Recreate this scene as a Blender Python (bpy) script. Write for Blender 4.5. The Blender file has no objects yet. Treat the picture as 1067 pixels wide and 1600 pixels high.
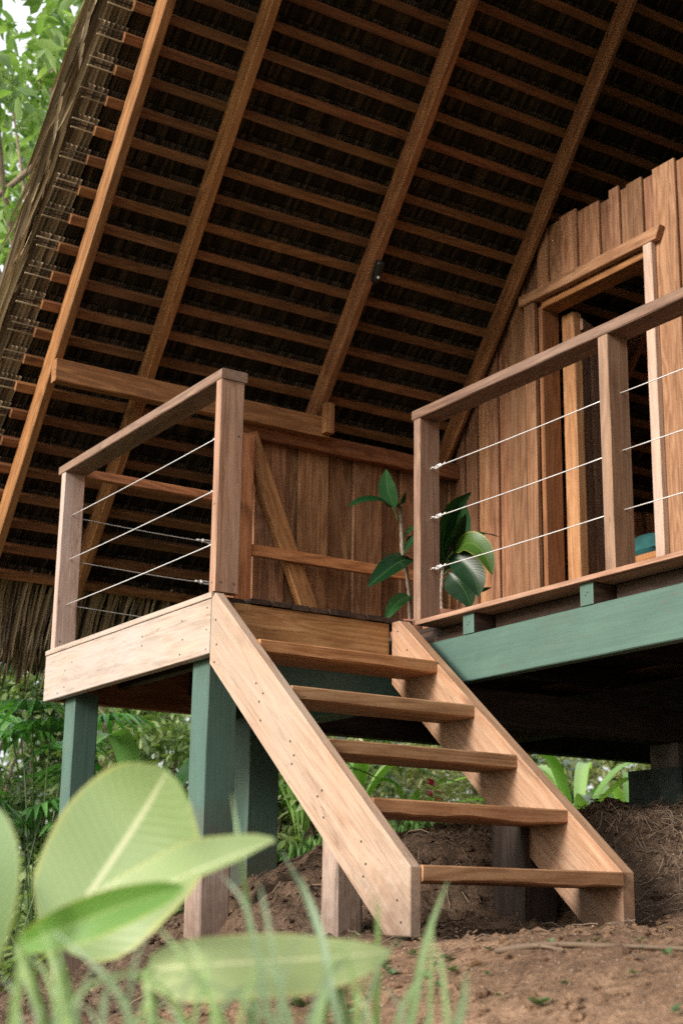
import bpy, math, random
from mathutils import Vector, Matrix, noise as mnoise
random.seed(7)
R_ = random.Random(11)
C = bpy.context.scene.collection
sc = bpy.context.scene

# ------------------------------------------------------------------ camera
F = 2323.73                      # focal length in photo pixels (1067 x 1600)
AX = Vector((0.83967688, 0.15397251, 0.52080247))      # world axes seen from the camera
AY = Vector((-0.54291473, 0.21388079, 0.81209519))
AZ = Vector((0.01365069, -0.96464889, 0.2631847))
RM = Matrix((AX, AY, AZ))        # camera (right, down, forward) -> world
cam = bpy.data.cameras.new('camera'); co = bpy.data.objects.new('camera', cam); C.objects.link(co)
right, down, fwd = RM @ Vector((1, 0, 0)), RM @ Vector((0, 1, 0)), RM @ Vector((0, 0, 1))
m = Matrix((right, -down, -fwd)).transposed()
co.matrix_world = m.to_4x4()
cam.sensor_fit = 'VERTICAL'; cam.sensor_height = 36; cam.lens = 36 * F / 1600
cam.clip_start = 0.05; cam.clip_end = 500
cam.dof.use_dof = True; cam.dof.focus_distance = 6.0; cam.dof.aperture_fstop = 3.4
sc.camera = co

def at(u, v, d):                 # photo pixel + depth -> world point
    return RM @ Vector(((u - 533.5) / F, (v - 800) / F, 1)) * d

def smooth(a, b, x):
    t = max(0, min(1, (x - a) / (b - a))); return t * t * (3 - 2 * t)

# ------------------------------------------------------------------ materials
def new_mat(name):
    m = bpy.data.materials.new(name); m.use_nodes = True
    nt = m.node_tree; nt.nodes.clear()
    out = nt.nodes.new('ShaderNodeOutputMaterial')
    b = nt.nodes.new('ShaderNodeBsdfPrincipled')
    nt.links.new(b.outputs[0], out.inputs[0])
    return m, nt, b, out

class N:
    def __init__(s, nt): s.nt = nt
    def node(s, t, **kw):
        n = s.nt.nodes.new(t)
        for k, v in kw.items(): setattr(n, k, v)
        return n
    def link(s, a, b): s.nt.links.new(a, b)
    def val(s, sock, v):
        if hasattr(v, 'is_output') or hasattr(v, 'links'): s.link(v, sock)
        else: sock.default_value = v
    def math(s, op, a, b=0.0, clamp=False):
        n = s.node('ShaderNodeMath', operation=op, use_clamp=clamp)
        s.val(n.inputs[0], a); s.val(n.inputs[1], b); return n.outputs[0]
    def vmath(s, op, a, b):
        n = s.node('ShaderNodeVectorMath', operation=op)
        s.val(n.inputs[0], a); s.val(n.inputs[1], b); return n.outputs['Value' if op == 'LENGTH' else 0]
    def noise(s, vec, scale=1, detail=3, rough=.55, dist=0):
        n = s.node('ShaderNodeTexNoise')
        s.link(vec, n.inputs['Vector']); n.inputs['Scale'].default_value = scale
        n.inputs['Detail'].default_value = detail; n.inputs['Roughness'].default_value = rough
        n.inputs['Distortion'].default_value = dist; return n.outputs[0]
    def ramp(s, fac, stops):
        n = s.node('ShaderNodeValToRGB'); s.link(fac, n.inputs[0])
        e = n.color_ramp.elements
        while len(e) < len(stops): e.new(.5)
        for i, (p, c) in enumerate(stops):
            e[i].position = p
            e[i].color = (*c, 1) if not isinstance(c, (int, float)) else (c, c, c, 1)
        return n.outputs[0]
    def mix(s, fac, a, b, mode='MIX'):
        n = s.node('ShaderNodeMix', data_type='RGBA', blend_type=mode)
        s.val(n.inputs[0], fac)
        for i, v in ((6, a), (7, b)):
            if isinstance(v, tuple): n.inputs[i].default_value = (*v, 1)
            else: s.link(v, n.inputs[i])
        return n.outputs[2]
    def attr(s, name):
        n = s.node('ShaderNodeAttribute', attribute_name=name); return n

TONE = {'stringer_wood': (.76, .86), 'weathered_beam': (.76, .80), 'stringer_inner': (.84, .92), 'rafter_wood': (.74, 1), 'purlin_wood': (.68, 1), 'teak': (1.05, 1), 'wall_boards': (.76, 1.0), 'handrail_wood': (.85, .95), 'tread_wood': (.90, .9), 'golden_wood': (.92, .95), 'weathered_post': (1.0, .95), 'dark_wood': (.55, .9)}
def desat(c, k, s):
    l = .3 * c[0] + .59 * c[1] + .11 * c[2]
    c = tuple((l + (x - l) * s) * k for x in c); return (c[0], c[1] * .97, c[2] * .96)
def wood(name, dark, mid, light, vary=.35, grey=0.0, grey_col=(.42, .36, .33), rough=.6, knots=.5, stain=0.0, bump=.3, mud=False, ctr=1.0):
    k, sa = TONE.get(name, (1.0, .95)); dark, mid, light = (desat(c, k, sa) for c in (dark, mid, light)); grey_col = tuple(x * k for x in grey_col)
    m, nt, b, out = new_mat(name); n = N(nt)
    g = n.attr('gco').outputs['Vector']; r = n.attr('rnd').outputs['Fac']
    off = n.node('ShaderNodeCombineXYZ')
    n.link(n.math('MULTIPLY', r, 37.0), off.inputs[0]); n.link(n.math('MULTIPLY', r, 91.0), off.inputs[1]); n.link(n.math('MULTIPLY', r, 53.0), off.inputs[2])
    p = n.vmath('ADD', g, off.outputs[0])
    wob = n.noise(n.vmath('MULTIPLY', p, (2.0, 6, 6)), 1, 2, .5)
    wv = n.node('ShaderNodeCombineXYZ'); n.link(n.math('MULTIPLY', wob, .035), wv.inputs[1]); n.link(n.math('MULTIPLY', wob, .02), wv.inputs[2])
    pw = n.vmath('ADD', p, wv.outputs[0])
    big = n.noise(n.vmath('MULTIPLY', p, (.8, 8, 8)), 1, 3, .5, .5)
    ring = n.math('SINE', n.math('MULTIPLY', big, 62.0))
    ring = n.math('MULTIPLY_ADD', ring, .5); nt.nodes[-1].inputs[2].default_value = .5
    streak = n.noise(n.vmath('MULTIPLY', pw, (2.4, 135, 135)), 1, 6, .7)
    band = n.noise(n.vmath('MULTIPLY', pw, (.7, 26, 26)), 1, 3, .55)
    pore = n.noise(n.vmath('MULTIPLY', p, (9, 330, 330)), 1, 2, .6)
    mott = n.noise(n.vmath('MULTIPLY', p, (6, 20, 20)), 1, 5, .7); speck = n.noise(n.vmath('MULTIPLY', p, (90, 240, 240)), 1, 2, .7)
    f = n.math('ADD', n.math('ADD', n.math('MULTIPLY', streak, .30 * ctr), n.math('MULTIPLY', band, .30)), n.math('ADD', n.math('MULTIPLY', ring, .11), n.math('ADD', n.math('MULTIPLY', mott, .26), n.math('MULTIPLY', speck, .12))))
    col = n.ramp(f, [(.36, dark), (.52, mid), (.68, light)])
    chk = n.noise(n.vmath('MULTIPLY', pw, (1.1, 34, 34)), 1, 2, .5)
    chk = n.math('ABSOLUTE', n.math('SUBTRACT', chk, .5)); chm = n.noise(n.vmath('MULTIPLY', p, (3.5, 11, 11)), 1, 2, .5)
    crack = n.math('MULTIPLY', n.ramp(chk, [(.0, 1.0), (.010, 0.0)]), n.ramp(chm, [(.53, 0.0), (.60, 1.0)]))
    col = n.mix(n.math('MULTIPLY', crack, .7), col, n.mix(1.0, col, (.25, .2, .17), 'MULTIPLY'))
    # patches of heartwood / sapwood per board
    hue = n.noise(n.vmath('MULTIPLY', p, (.5, 5, 5)), 1, 2, .5)
    col = n.mix(n.math('MULTIPLY', n.math('SUBTRACT', hue, .42, True), 2.2, True), col, n.mix(1.0, col, (1.25, 1.12, .92), 'MULTIPLY'))
    col = n.mix(n.math('MULTIPLY', n.math('SUBTRACT', .36, pore, True), 3.0, True), col, n.mix(1.0, col, (.5, .45, .4), 'MULTIPLY'))
    # board-to-board value
    bv = n.node('ShaderNodeMapRange'); n.link(n.math('FRACT', n.math('MULTIPLY', r, 7.31)), bv.inputs[0])
    bv.inputs[3].default_value = 1 - vary; bv.inputs[4].default_value = 1 + vary
    hs = n.node('ShaderNodeHueSaturation'); n.link(col, hs.inputs['Color']); n.link(bv.outputs[0], hs.inputs['Value'])
    hv = n.node('ShaderNodeMapRange'); n.link(n.math('FRACT', n.math('MULTIPLY', r, 13.7)), hv.inputs[0])
    hv.inputs[3].default_value = .492; hv.inputs[4].default_value = .503; n.link(hv.outputs[0], hs.inputs['Hue'])
    col = hs.outputs[0]
    if knots:
        v = n.node('ShaderNodeTexVoronoi'); n.link(n.vmath('MULTIPLY', p, (1.6, 7, 7)), v.inputs['Vector']); v.inputs['Scale'].default_value = 1
        k = n.ramp(v.outputs['Distance'], [(.03, 1.0), (.13, 0.0)])
        col = n.mix(n.math('MULTIPLY', k, knots), col, n.mix(1.0, col, (.35, .25, .2), 'MULTIPLY'))
    if grey:
        gn = n.noise(n.vmath('MULTIPLY', p, (1.3, 5, 5)), 1, 5, .65, .4)
        gf = n.ramp(gn, [(.36, 0.0), (.66, 1.0)])
        gc = n.mix(streak, tuple(x * .8 for x in grey_col), tuple(min(1, x * 1.2) for x in grey_col))
        col = n.mix(n.math('MULTIPLY', gf, grey), col, gc)
    if stain:
        sn = n.noise(n.vmath('MULTIPLY', p, (2.2, 14, 14)), 1, 4, .7, .8)
        sf = n.ramp(sn, [(.56, 0.0), (.74, 1.0)])
        col = n.mix(n.math('MULTIPLY', sf, stain), col, n.mix(1.0, col, (.45, .38, .34), 'MULTIPLY'))
    if mud:
        geo = n.node('ShaderNodeNewGeometry'); sx = n.node('ShaderNodeSeparateXYZ'); n.link(geo.outputs['Position'], sx.inputs[0])
        mz = n.math('ADD', sx.outputs[2], n.math('MULTIPLY', n.noise(geo.outputs['Position'], 22, 5, .7), -.34))
        mf = n.ramp(n.math('ADD', mz, .30), [(.06, 1.0), (.30, 0.0)])
        col = n.mix(n.math('MULTIPLY', mf, .7), col, (.10, .06, .04))
    n.link(col, b.inputs['Base Color'])
    rr = n.math('ADD', rough - .1, n.math('MULTIPLY', streak, .25)); n.link(rr, b.inputs['Roughness'])
    b.inputs['Specular IOR Level'].default_value = .35
    bp = n.node('ShaderNodeBump'); bp.inputs['Strength'].default_value = bump; bp.inputs['Distance'].default_value = .004
    n.link(n.math('SUBTRACT', n.math('ADD', streak, n.math('MULTIPLY', pore, .5)), crack), bp.inputs['Height']); n.link(bp.outputs[0], b.inputs['Normal'])
    return m

def paint(name, col, vary=.18, rough=.55):
    m, nt, b, out = new_mat(name); n = N(nt)
    g = n.attr('gco').outputs['Vector']; r = n.attr('rnd').outputs['Fac']
    off = n.node('ShaderNodeCombineXYZ'); n.link(n.math('MULTIPLY', r, 37.0), off.inputs[0]); n.link(n.math('MULTIPLY', r, 9.0), off.inputs[1])
    p = n.vmath('ADD', g, off.outputs[0])
    st = n.noise(n.vmath('MULTIPLY', p, (3, 70, 70)), 1, 4, .6)
    mo = n.noise(n.vmath('MULTIPLY', p, (5, 8, 8)), 1, 5, .7)
    c = n.ramp(n.math('ADD', n.math('MULTIPLY', st, .5), n.math('MULTIPLY', mo, .5)), [(.3, tuple(x * (1 - vary) for x in col)), (.7, tuple(x * (1 + vary) for x in col))])
    wear = n.ramp(n.noise(n.vmath('MULTIPLY', p, (14, 55, 55)), 1, 3, .6), [(.655, 0.0), (.70, 1.0)])
    c = n.mix(n.math('MULTIPLY', wear, .6), c, (.11, .085, .06))
    dirt = n.ramp(n.noise(n.vmath('MULTIPLY', p, (2.2, 5, 5)), 1, 5, .7), [(.52, 0.0), (.75, 1.0)])
    c = n.mix(n.math('MULTIPLY', dirt, .38), c, (.10, .09, .065))
    geo = n.node('ShaderNodeNewGeometry'); sx = n.node('ShaderNodeSeparateXYZ'); n.link(geo.outputs['Position'], sx.inputs[0])
    fade = n.ramp(n.noise(n.vmath('MULTIPLY', p, (1.2, 16, 16)), 1, 4, .65), [(.45, 0.0), (.7, 1.0)])
    c = n.mix(n.math('MULTIPLY', fade, .35), c, n.mix(1.0, c, (1.5, 1.4, 1.4), 'MULTIPLY'))
    low = n.ramp(n.math('ADD', sx.outputs[2], n.math('MULTIPLY', n.noise(geo.outputs['Position'], 16, 4, .7), -.5)), [(-.0, 1.0), (.22, 0.0)])
    c = n.mix(n.math('MULTIPLY', low, .5), c, (.09, .06, .042))
    n.link(c, b.inputs['Base Color']); b.inputs['Roughness'].default_value = rough; b.inputs['Specular IOR Level'].default_value = .35
    bp = n.node('ShaderNodeBump'); bp.inputs['Strength'].default_value = .25; bp.inputs['Distance'].default_value = .003
    n.link(n.math('ADD', st, mo), bp.inputs['Height']); n.link(bp.outputs[0], b.inputs['Normal'])
    return m

def leafmat(name, c0, c1, c2, trans=.35, rough=.38, vein=0.0, edge=None, mid=None, spec=.4, bump=0.0):
    m, nt, b, out = new_mat(name); n = N(nt)
    r = n.attr('rnd').outputs['Fac']; g = n.attr('gco').outputs['Vector']
    sep = n.node('ShaderNodeSeparateXYZ'); n.link(g, sep.inputs[0])
    geo = n.node('ShaderNodeNewGeometry')
    col = n.ramp(n.math('FRACT', n.math('MULTIPLY', r, 5.17)), [(0, c0), (.55, c1), (1, c2)])
    blot = n.noise(geo.outputs['Position'], 14, 3, .6)
    col = n.mix(n.math('MULTIPLY', blot, .5), col, n.mix(1.0, col, (.62, .72, .55), 'MULTIPLY'))
    ac = n.math('ABSOLUTE', sep.outputs[1])
    if vein:
        w = n.math('SINE', n.math('MULTIPLY', n.math('ADD', sep.outputs[0], n.math('MULTIPLY', ac, -.055)), 430.0))
        vw = n.math('MULTIPLY_ADD', w, .5); nt.nodes[-1].inputs[2].default_value = .5
        col = n.mix(n.math('MULTIPLY', vw, min(.6, vein)), col, n.mix(1.0, col, (.72, .8, .66), 'MULTIPLY'))
        bp = n.node('ShaderNodeBump'); bp.inputs['Strength'].default_value = vein * 1.1; bp.inputs['Distance'].default_value = .001
        n.link(vw, bp.inputs['Height']); n.link(bp.outputs[0], b.inputs['Normal'])
    if mid:
        mf = n.ramp(ac, [(.02, 1.0), (.055, 0.0)]); col = n.mix(n.math('MULTIPLY', mf, .8), col, mid)
    if edge:
        ed = n.noise(geo.outputs['Position'], 30, 3, .6)
        ef = n.ramp(n.math('ADD', ac, n.math('MULTIPLY', n.math('SUBTRACT', ed, .5), .14)), [(.90, 0.0), (1.02, 1.0)]); col = n.mix(n.math('MULTIPLY', ef, .75), col, edge)
    n.link(col, b.inputs['Base Color']); b.inputs['Roughness'].default_value = rough; b.inputs['Specular IOR Level'].default_value = spec
    if edge:
        vo = n.node('ShaderNodeTexVoronoi'); n.link(geo.outputs['Position'], vo.inputs['Vector']); vo.inputs['Scale'].default_value = 70
        spot = n.math('MULTIPLY', n.ramp(vo.outputs['Distance'], [(.10, 1.0), (.22, 0.0)]), n.ramp(n.noise(geo.outputs['Position'], 9, 2, .5), [(.54, 0.0), (.62, 1.0)]))
        col = n.mix(n.math('MULTIPLY', spot, .7), col, (.20, .13, .05)); n.link(col, b.inputs['Base Color'])
    if trans:
        t = n.node('ShaderNodeBsdfTranslucent'); n.link(n.mix(1.0, col, (1.15, 1.3, .5), 'MULTIPLY'), t.inputs[0])
        ms = n.node('ShaderNodeMixShader'); ms.inputs[0].default_value = trans
        n.link(b.outputs[0], ms.inputs[1]); n.link(t.outputs[0], ms.inputs[2]); n.link(ms.outputs[0], out.inputs[0])
    return m

def plain(name, col, rough=.5, metal=0.0, vary=.2, scale=20, bump=0.0, spec=.5):
    m, nt, b, out = new_mat(name); n = N(nt)
    geo = n.node('ShaderNodeNewGeometry')
    no = n.noise(geo.outputs['Position'], scale, 4, .6)
    c = n.ramp(no, [(.3, tuple(x * (1 - vary) for x in col)), (.7, tuple(x * (1 + vary) for x in col))])
    n.link(c, b.inputs['Base Color']); b.inputs['Roughness'].default_value = rough; b.inputs['Metallic'].default_value = metal
    b.inputs['Specular IOR Level'].default_value = spec
    if bump:
        bp = n.node('ShaderNodeBump'); bp.inputs['Strength'].default_value = bump; bp.inputs['Distance'].default_value = .01
        n.link(no, bp.inputs['Height']); n.link(bp.outputs[0], b.inputs['Normal'])
    return m

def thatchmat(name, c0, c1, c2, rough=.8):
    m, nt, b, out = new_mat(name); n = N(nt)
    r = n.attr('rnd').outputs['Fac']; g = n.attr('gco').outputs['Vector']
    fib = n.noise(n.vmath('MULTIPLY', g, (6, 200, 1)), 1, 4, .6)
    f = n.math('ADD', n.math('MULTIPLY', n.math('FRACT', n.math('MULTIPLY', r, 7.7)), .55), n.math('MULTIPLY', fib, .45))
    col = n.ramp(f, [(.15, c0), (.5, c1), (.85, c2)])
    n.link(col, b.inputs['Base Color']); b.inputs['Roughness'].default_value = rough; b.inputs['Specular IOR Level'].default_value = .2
    return m

def soilmat():
    m, nt, b, out = new_mat('soil'); n = N(nt)
    geo = n.node('ShaderNodeNewGeometry'); p = geo.outputs['Position']
    a = n.noise(p, 1.6, 5, .6); f = n.noise(p, 26, 6, .7); k = n.noise(p, 110, 3, .6)
    col = n.ramp(n.math('ADD', n.math('MULTIPLY', a, .45), n.math('MULTIPLY', f, .55)), [(.34, (.040, .026, .018)), (.5, (.105, .068, .045)), (.68, (.22, .15, .102))])
    col = n.mix(n.ramp(k, [(.60, 0.0), (.72, 1.0)]), col, (.30, .215, .155))
    col = n.mix(n.ramp(n.noise(p, 60, 4, .7), [(.30, 1.0), (.44, 0.0)]), col, n.mix(1.0, col, (.42, .38, .36), 'MULTIPLY'))
    sy = n.node('ShaderNodeSeparateXYZ'); n.link(p, sy.inputs[0])
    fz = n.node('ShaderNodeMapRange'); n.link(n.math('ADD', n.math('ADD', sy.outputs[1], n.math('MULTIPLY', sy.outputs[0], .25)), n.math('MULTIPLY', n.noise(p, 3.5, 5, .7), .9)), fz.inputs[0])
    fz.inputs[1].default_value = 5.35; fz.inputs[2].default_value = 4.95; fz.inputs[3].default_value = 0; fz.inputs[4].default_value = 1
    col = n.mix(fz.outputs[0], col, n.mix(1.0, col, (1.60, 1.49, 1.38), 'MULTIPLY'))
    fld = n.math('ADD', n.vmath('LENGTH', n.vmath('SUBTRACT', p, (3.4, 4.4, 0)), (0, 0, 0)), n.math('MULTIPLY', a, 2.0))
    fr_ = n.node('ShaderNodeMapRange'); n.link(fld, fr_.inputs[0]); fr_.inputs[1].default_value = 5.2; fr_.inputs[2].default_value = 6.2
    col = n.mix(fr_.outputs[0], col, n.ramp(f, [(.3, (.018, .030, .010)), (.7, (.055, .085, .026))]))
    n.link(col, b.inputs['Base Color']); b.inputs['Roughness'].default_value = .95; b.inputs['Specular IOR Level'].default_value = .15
    bp = n.node('ShaderNodeBump'); bp.inputs['Strength'].default_value = 1.0; bp.inputs['Distance'].default_value = .02
    n.link(n.math('ADD', f, n.math('MULTIPLY', k, .5)), bp.inputs['Height']); n.link(bp.outputs[0], b.inputs['Normal'])
    return m

M = {}
M['teak'] = wood('teak', (.09, .036, .014), (.225, .098, .038), (.36, .175, .075), .34)
M['rafter'] = wood('rafter_wood', (.12, .052, .019), (.30, .138, .052), (.45, .232, .096), .2, knots=.3)
M['purlin'] = wood('purlin_wood', (.10, .044, .017), (.25, .116, .045), (.39, .20, .083), .24, knots=.2)
M['wall'] = wood('wall_boards', (.13, .056, .027), (.285, .143, .075), (.43, .245, .142), .34, knots=.6)
M['door'] = wood('door_boards', (.15, .080, .042), (.27, .155, .09), (.37, .23, .145), .25)
M['panel'] = wood('panel_boards', (.095, .042, .018), (.225, .112, .050), (.40, .225, .11), .42, knots=.5)
M['golden'] = wood('golden_wood', (.20, .085, .026), (.38, .19, .07), (.52, .30, .135), .14, knots=.4, stain=.55)
M['tread'] = wood('tread_wood', (.16, .072, .028), (.34, .175, .075), (.50, .295, .145), .14, knots=.5, stain=.6)
M['string'] = wood('stringer_wood', (.30, .175, .095), (.47, .315, .195), (.58, .43, .30), .05, grey=.75, grey_col=(.50, .42, .335), knots=.9, stain=.75, mud=True)
M['stringin'] = wood('stringer_inner', (.25, .125, .055), (.41, .235, .12), (.52, .34, .20), .06, grey=.45, grey_col=(.36, .26, .19), knots=.7, stain=.75, mud=True)
M['side'] = wood('weathered_beam', (.32, .21, .135), (.50, .37, .27), (.60, .48, .38), .05, grey=.8, grey_col=(.53, .46, .42), knots=.6, stain=.6)
M['post'] = wood('weathered_post', (.135, .066, .034), (.285, .160, .090), (.40, .25, .155), .14, grey=.38, grey_col=(.36, .26, .205), knots=.6, stain=.45)
M['pale'] = wood('pale_post', (.28, .19, .14), (.42, .30, .235), (.52, .40, .32), .08, grey=.55, grey_col=(.47, .38, .34), knots=.9)
M['rail'] = wood('handrail_wood', (.095, .048, .026), (.20, .115, .068), (.30, .19, .12), .14, grey=.38, grey_col=(.29, .215, .175), knots=.5, stain=.5)
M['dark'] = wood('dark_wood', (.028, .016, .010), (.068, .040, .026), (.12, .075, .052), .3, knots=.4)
M['greywood'] = wood('grey_wood', (.15, .105, .08), (.28, .21, .17), (.40, .32, .27), .1, grey=.6, grey_col=(.35, .295, .265), knots=.7, mud=True)
M['cane'] = wood('cane_stem', (.05, .04, .028), (.16, .13, .10), (.36, .31, .26), .1, knots=0)
M['green'] = paint('green_paint', (.066, .122, .098))
M['soil'] = soilmat()
M['pier_shade'] = plain('pier_base_shaded', (.016, .026, .022), .9, 0, .4, 18, .4)  # shade under the porch put into the dark green base colour
M['dryleaf'] = leafmat('dry_leaf', (.10, .05, .025), (.18, .10, .05), (.28, .18, .10), .1, .7)
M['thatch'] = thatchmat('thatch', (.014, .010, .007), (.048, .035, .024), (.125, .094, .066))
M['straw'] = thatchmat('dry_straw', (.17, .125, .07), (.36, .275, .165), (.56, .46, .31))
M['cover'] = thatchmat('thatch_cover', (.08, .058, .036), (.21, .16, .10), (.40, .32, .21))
M['verge'] = thatchmat('thatch_verge_lit', (.07, .052, .034), (.24, .18, .12), (.52, .41, .28))  # weathered edge thatch, lightened further for the open sky light on it
M['steel'] = plain('steel', (.72, .71, .70), .4, .35, .06)
M['screw'] = plain('screw', (.10, .085, .075), .5, .6, .2)
M['black'] = plain('black_plastic', (.012, .012, .013), .3)
M['glass'] = plain('lens_glass', (.75, .75, .72), .08, 0)
M['teal'] = plain('teal_cloth', (.008, .075, .075), .85, 0, .35, 9)
M['clay'] = plain('clay_pot', (.23, .10, .06), .8, 0, .2)
M['concrete'] = plain('pier_concrete', (.085, .07, .058), .9, 0, .3, 14, .5)
M['bark'] = plain('bark', (.13, .095, .07), .9, 0, .5, 18, .9)
M['palebark'] = plain('pale_bark', (.22, .16, .115), .9, 0, .4, 18, .8)
M['stem'] = plain('green_stem', (.16, .24, .07), .5, 0, .3, 30)
M['houseleaf'] = leafmat('house_plant_leaf', (.008, .034, .011), (.013, .048, .016), (.022, .07, .021), .10, .30, .10, None, (.05, .12, .035), .28)
M['houseleaf2'] = leafmat('yellowing_leaf', (.06, .13, .02), (.08, .16, .025), (.10, .18, .03), .2, .35, .10, (.45, .40, .08), (.14, .22, .05), .3)
M['bigleaf'] = leafmat('big_leaf', (.25, .35, .165), (.29, .385, .18), (.32, .40, .175), .25, .36, .28, (.44, .44, .15), (.60, .62, .40), .5)
M['bigleaf3'] = leafmat('big_leaf_yellowing', (.31, .37, .17), (.33, .39, .18), (.36, .40, .18), .25, .45, .2, (.50, .48, .20), (.60, .60, .36), .4)
M['bigleaf2'] = leafmat('big_leaf_bright', (.12, .26, .05), (.14, .29, .06), (.16, .31, .065), .3, .45, .35, (.50, .50, .12), (.34, .46, .16), .4)
M['blade'] = leafmat('grass_blade', (.24, .32, .22), (.30, .40, .25), (.32, .46, .19), .35, .45)
M['tree'] = leafmat('tree_leaf', (.13, .22, .07), (.24, .36, .14), (.40, .50, .27), .5, .35, spec=.6)
M['treedark'] = leafmat('dark_tree_leaf', (.03, .07, .022), (.065, .125, .035), (.16, .22, .085), .3, .28, spec=.8)
M['shrub'] = leafmat('shrub_leaf', (.11, .19, .06), (.22, .31, .11), (.40, .47, .24), .35, .4, spec=.5)
M['pale_shrub'] = leafmat('pale_shrub_leaf', (.24, .26, .10), (.38, .39, .18), (.55, .54, .32), .3, .5)
M['palm'] = leafmat('palm_leaf', (.045, .16, .035), (.09, .26, .06), (.19, .38, .12), .3, .3, spec=.6)
M['lily'] = leafmat('strap_leaf', (.14, .29, .06), (.23, .41, .10), (.36, .54, .18), .4, .35, spec=.6)
M['weed'] = leafmat('weed_leaf', (.08, .14, .06), (.12, .19, .09), (.17, .24, .13), .3, .5)
M['red'] = leafmat('pink_petal', (.55, .03, .08), (.65, .06, .14), (.7, .15, .22), .3, .5)
M['orange'] = leafmat('orange_petal', (.75, .20, .03), (.8, .28, .05), (.8, .35, .1), .3, .5)
M['white'] = leafmat('white_petal', (.75, .75, .72), (.8, .8, .78), (.82, .82, .8), .3, .5)
M['litter'] = thatchmat('litter', (.06, .04, .03), (.13, .09, .062), (.26, .195, .14))
M['clod'] = plain('clod', (.12, .068, .046), .95, 0, .45, 40, .6, .1)
M['stone'] = plain('pebble', (.31, .245, .195), .85, 0, .4, 30, 0, .2)
M['turf'] = leafmat('turf', (.07, .16, .04), (.11, .23, .06), (.17, .30, .08), .3, .5)

# ------------------------------------------------------------------ mesh builder
class MB:
    def __init__(s): s.v, s.f, s.g, s.r, s.mi = [], [], [], [], []
    def add(s, vs, fs, gs=None, rnd=None, mi=0):
        b = len(s.v); s.v += [tuple(x) for x in vs]
        s.g += [tuple(x) for x in (gs or vs)]
        s.r += [R_.random() if rnd is None else rnd] * len(vs)
        s.f += [tuple(i + b for i in f) for f in fs]; s.mi += [mi] * len(fs)
    def build(s, name, mats, parent=None, shade=False):
        me = bpy.data.meshes.new(name); me.from_pydata(s.v, [], s.f)
        a = me.attributes.new('gco', 'FLOAT_VECTOR', 'POINT'); a.data.foreach_set('vector', [c for g in s.g for c in g])
        a = me.attributes.new('rnd', 'FLOAT', 'POINT'); a.data.foreach_set('value', s.r)
        for mm in (mats if isinstance(mats, (list, tuple)) else [mats]): me.materials.append(M[mm] if isinstance(mm, str) else mm)
        me.polygons.foreach_set('material_index', s.mi)
        if shade: me.polygons.foreach_set('use_smooth', [True] * len(s.f))
        me.update()
        o = bpy.data.objects.new(name, me); C.objects.link(o)
        if parent is not None: o.parent = parent; o.matrix_parent_inverse = Matrix.Translation(-parent.location)
        return o

def beam(mb, p0, p1, w, h, up=(0, 0, 1), c=.004, n=1, warp=0, mi=0, rnd=None):
    """timber from p0 to p1 (axis of its section), w across, h along up, chamfered edges"""
    p0, p1 = Vector(p0), Vector(p1); d = p1 - p0; L = d.length; d = d / L
    up = Vector(up); up = (up - d * up.dot(d)).normalized(); sd = d.cross(up)
    a, b = w / 2, h / 2
    sec = [(-a + c, -b), (a - c, -b), (a, -b + c), (a, b - c), (a - c, b), (-a + c, b), (-a, b - c), (-a, -b + c)]
    rnd = R_.random() if rnd is None else rnd
    vs, gs = [], []
    for i in range(n + 1):
        t = i / n
        for q, (x, y) in enumerate(sec):
            dx = dy = 0
            if warp and n > 1:
                dx = warp * mnoise.noise(Vector((t * L * 4, rnd * 50 + q, 0)))
                dy = warp * mnoise.noise(Vector((t * L * 4, rnd * 50 + q, 9)))
            vs.append(p0 + d * (t * L) + sd * (x + dx) + up * (y + dy)); gs.append((t * L, x, y))
    fs = [tuple(range(7, -1, -1)), tuple(n * 8 + k for k in range(8))]
    for i in range(n):
        for k in range(8):
            k2 = (k + 1) % 8; fs.append((i * 8 + k, i * 8 + k2, i * 8 + 8 + k2, i * 8 + 8 + k))
    # orientation: section order is counter-clockwise seen against d when sd,up,d is left-handed -> flip
    if sd.cross(up).dot(d) < 0: fs = [tuple(reversed(f)) for f in fs]
    mb.add(vs, fs, gs, rnd, mi)

def bx(mb, lo, hi, grain=0, c=.004, n=1, warp=0, mi=0, rnd=None):
    """axis-aligned timber"""
    mid = [(a + b) / 2 for a, b in zip(lo, hi)]; p0, p1 = list(mid), list(mid)
    p0[grain], p1[grain] = lo[grain], hi[grain]
    up = 1 if grain == 2 else 2
    sd = 3 - up - grain
    u = [0, 0, 0]; u[up] = 1
    beam(mb, p0, p1, hi[sd] - lo[sd], hi[up] - lo[up], u, c, n, warp, mi, rnd)

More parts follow.
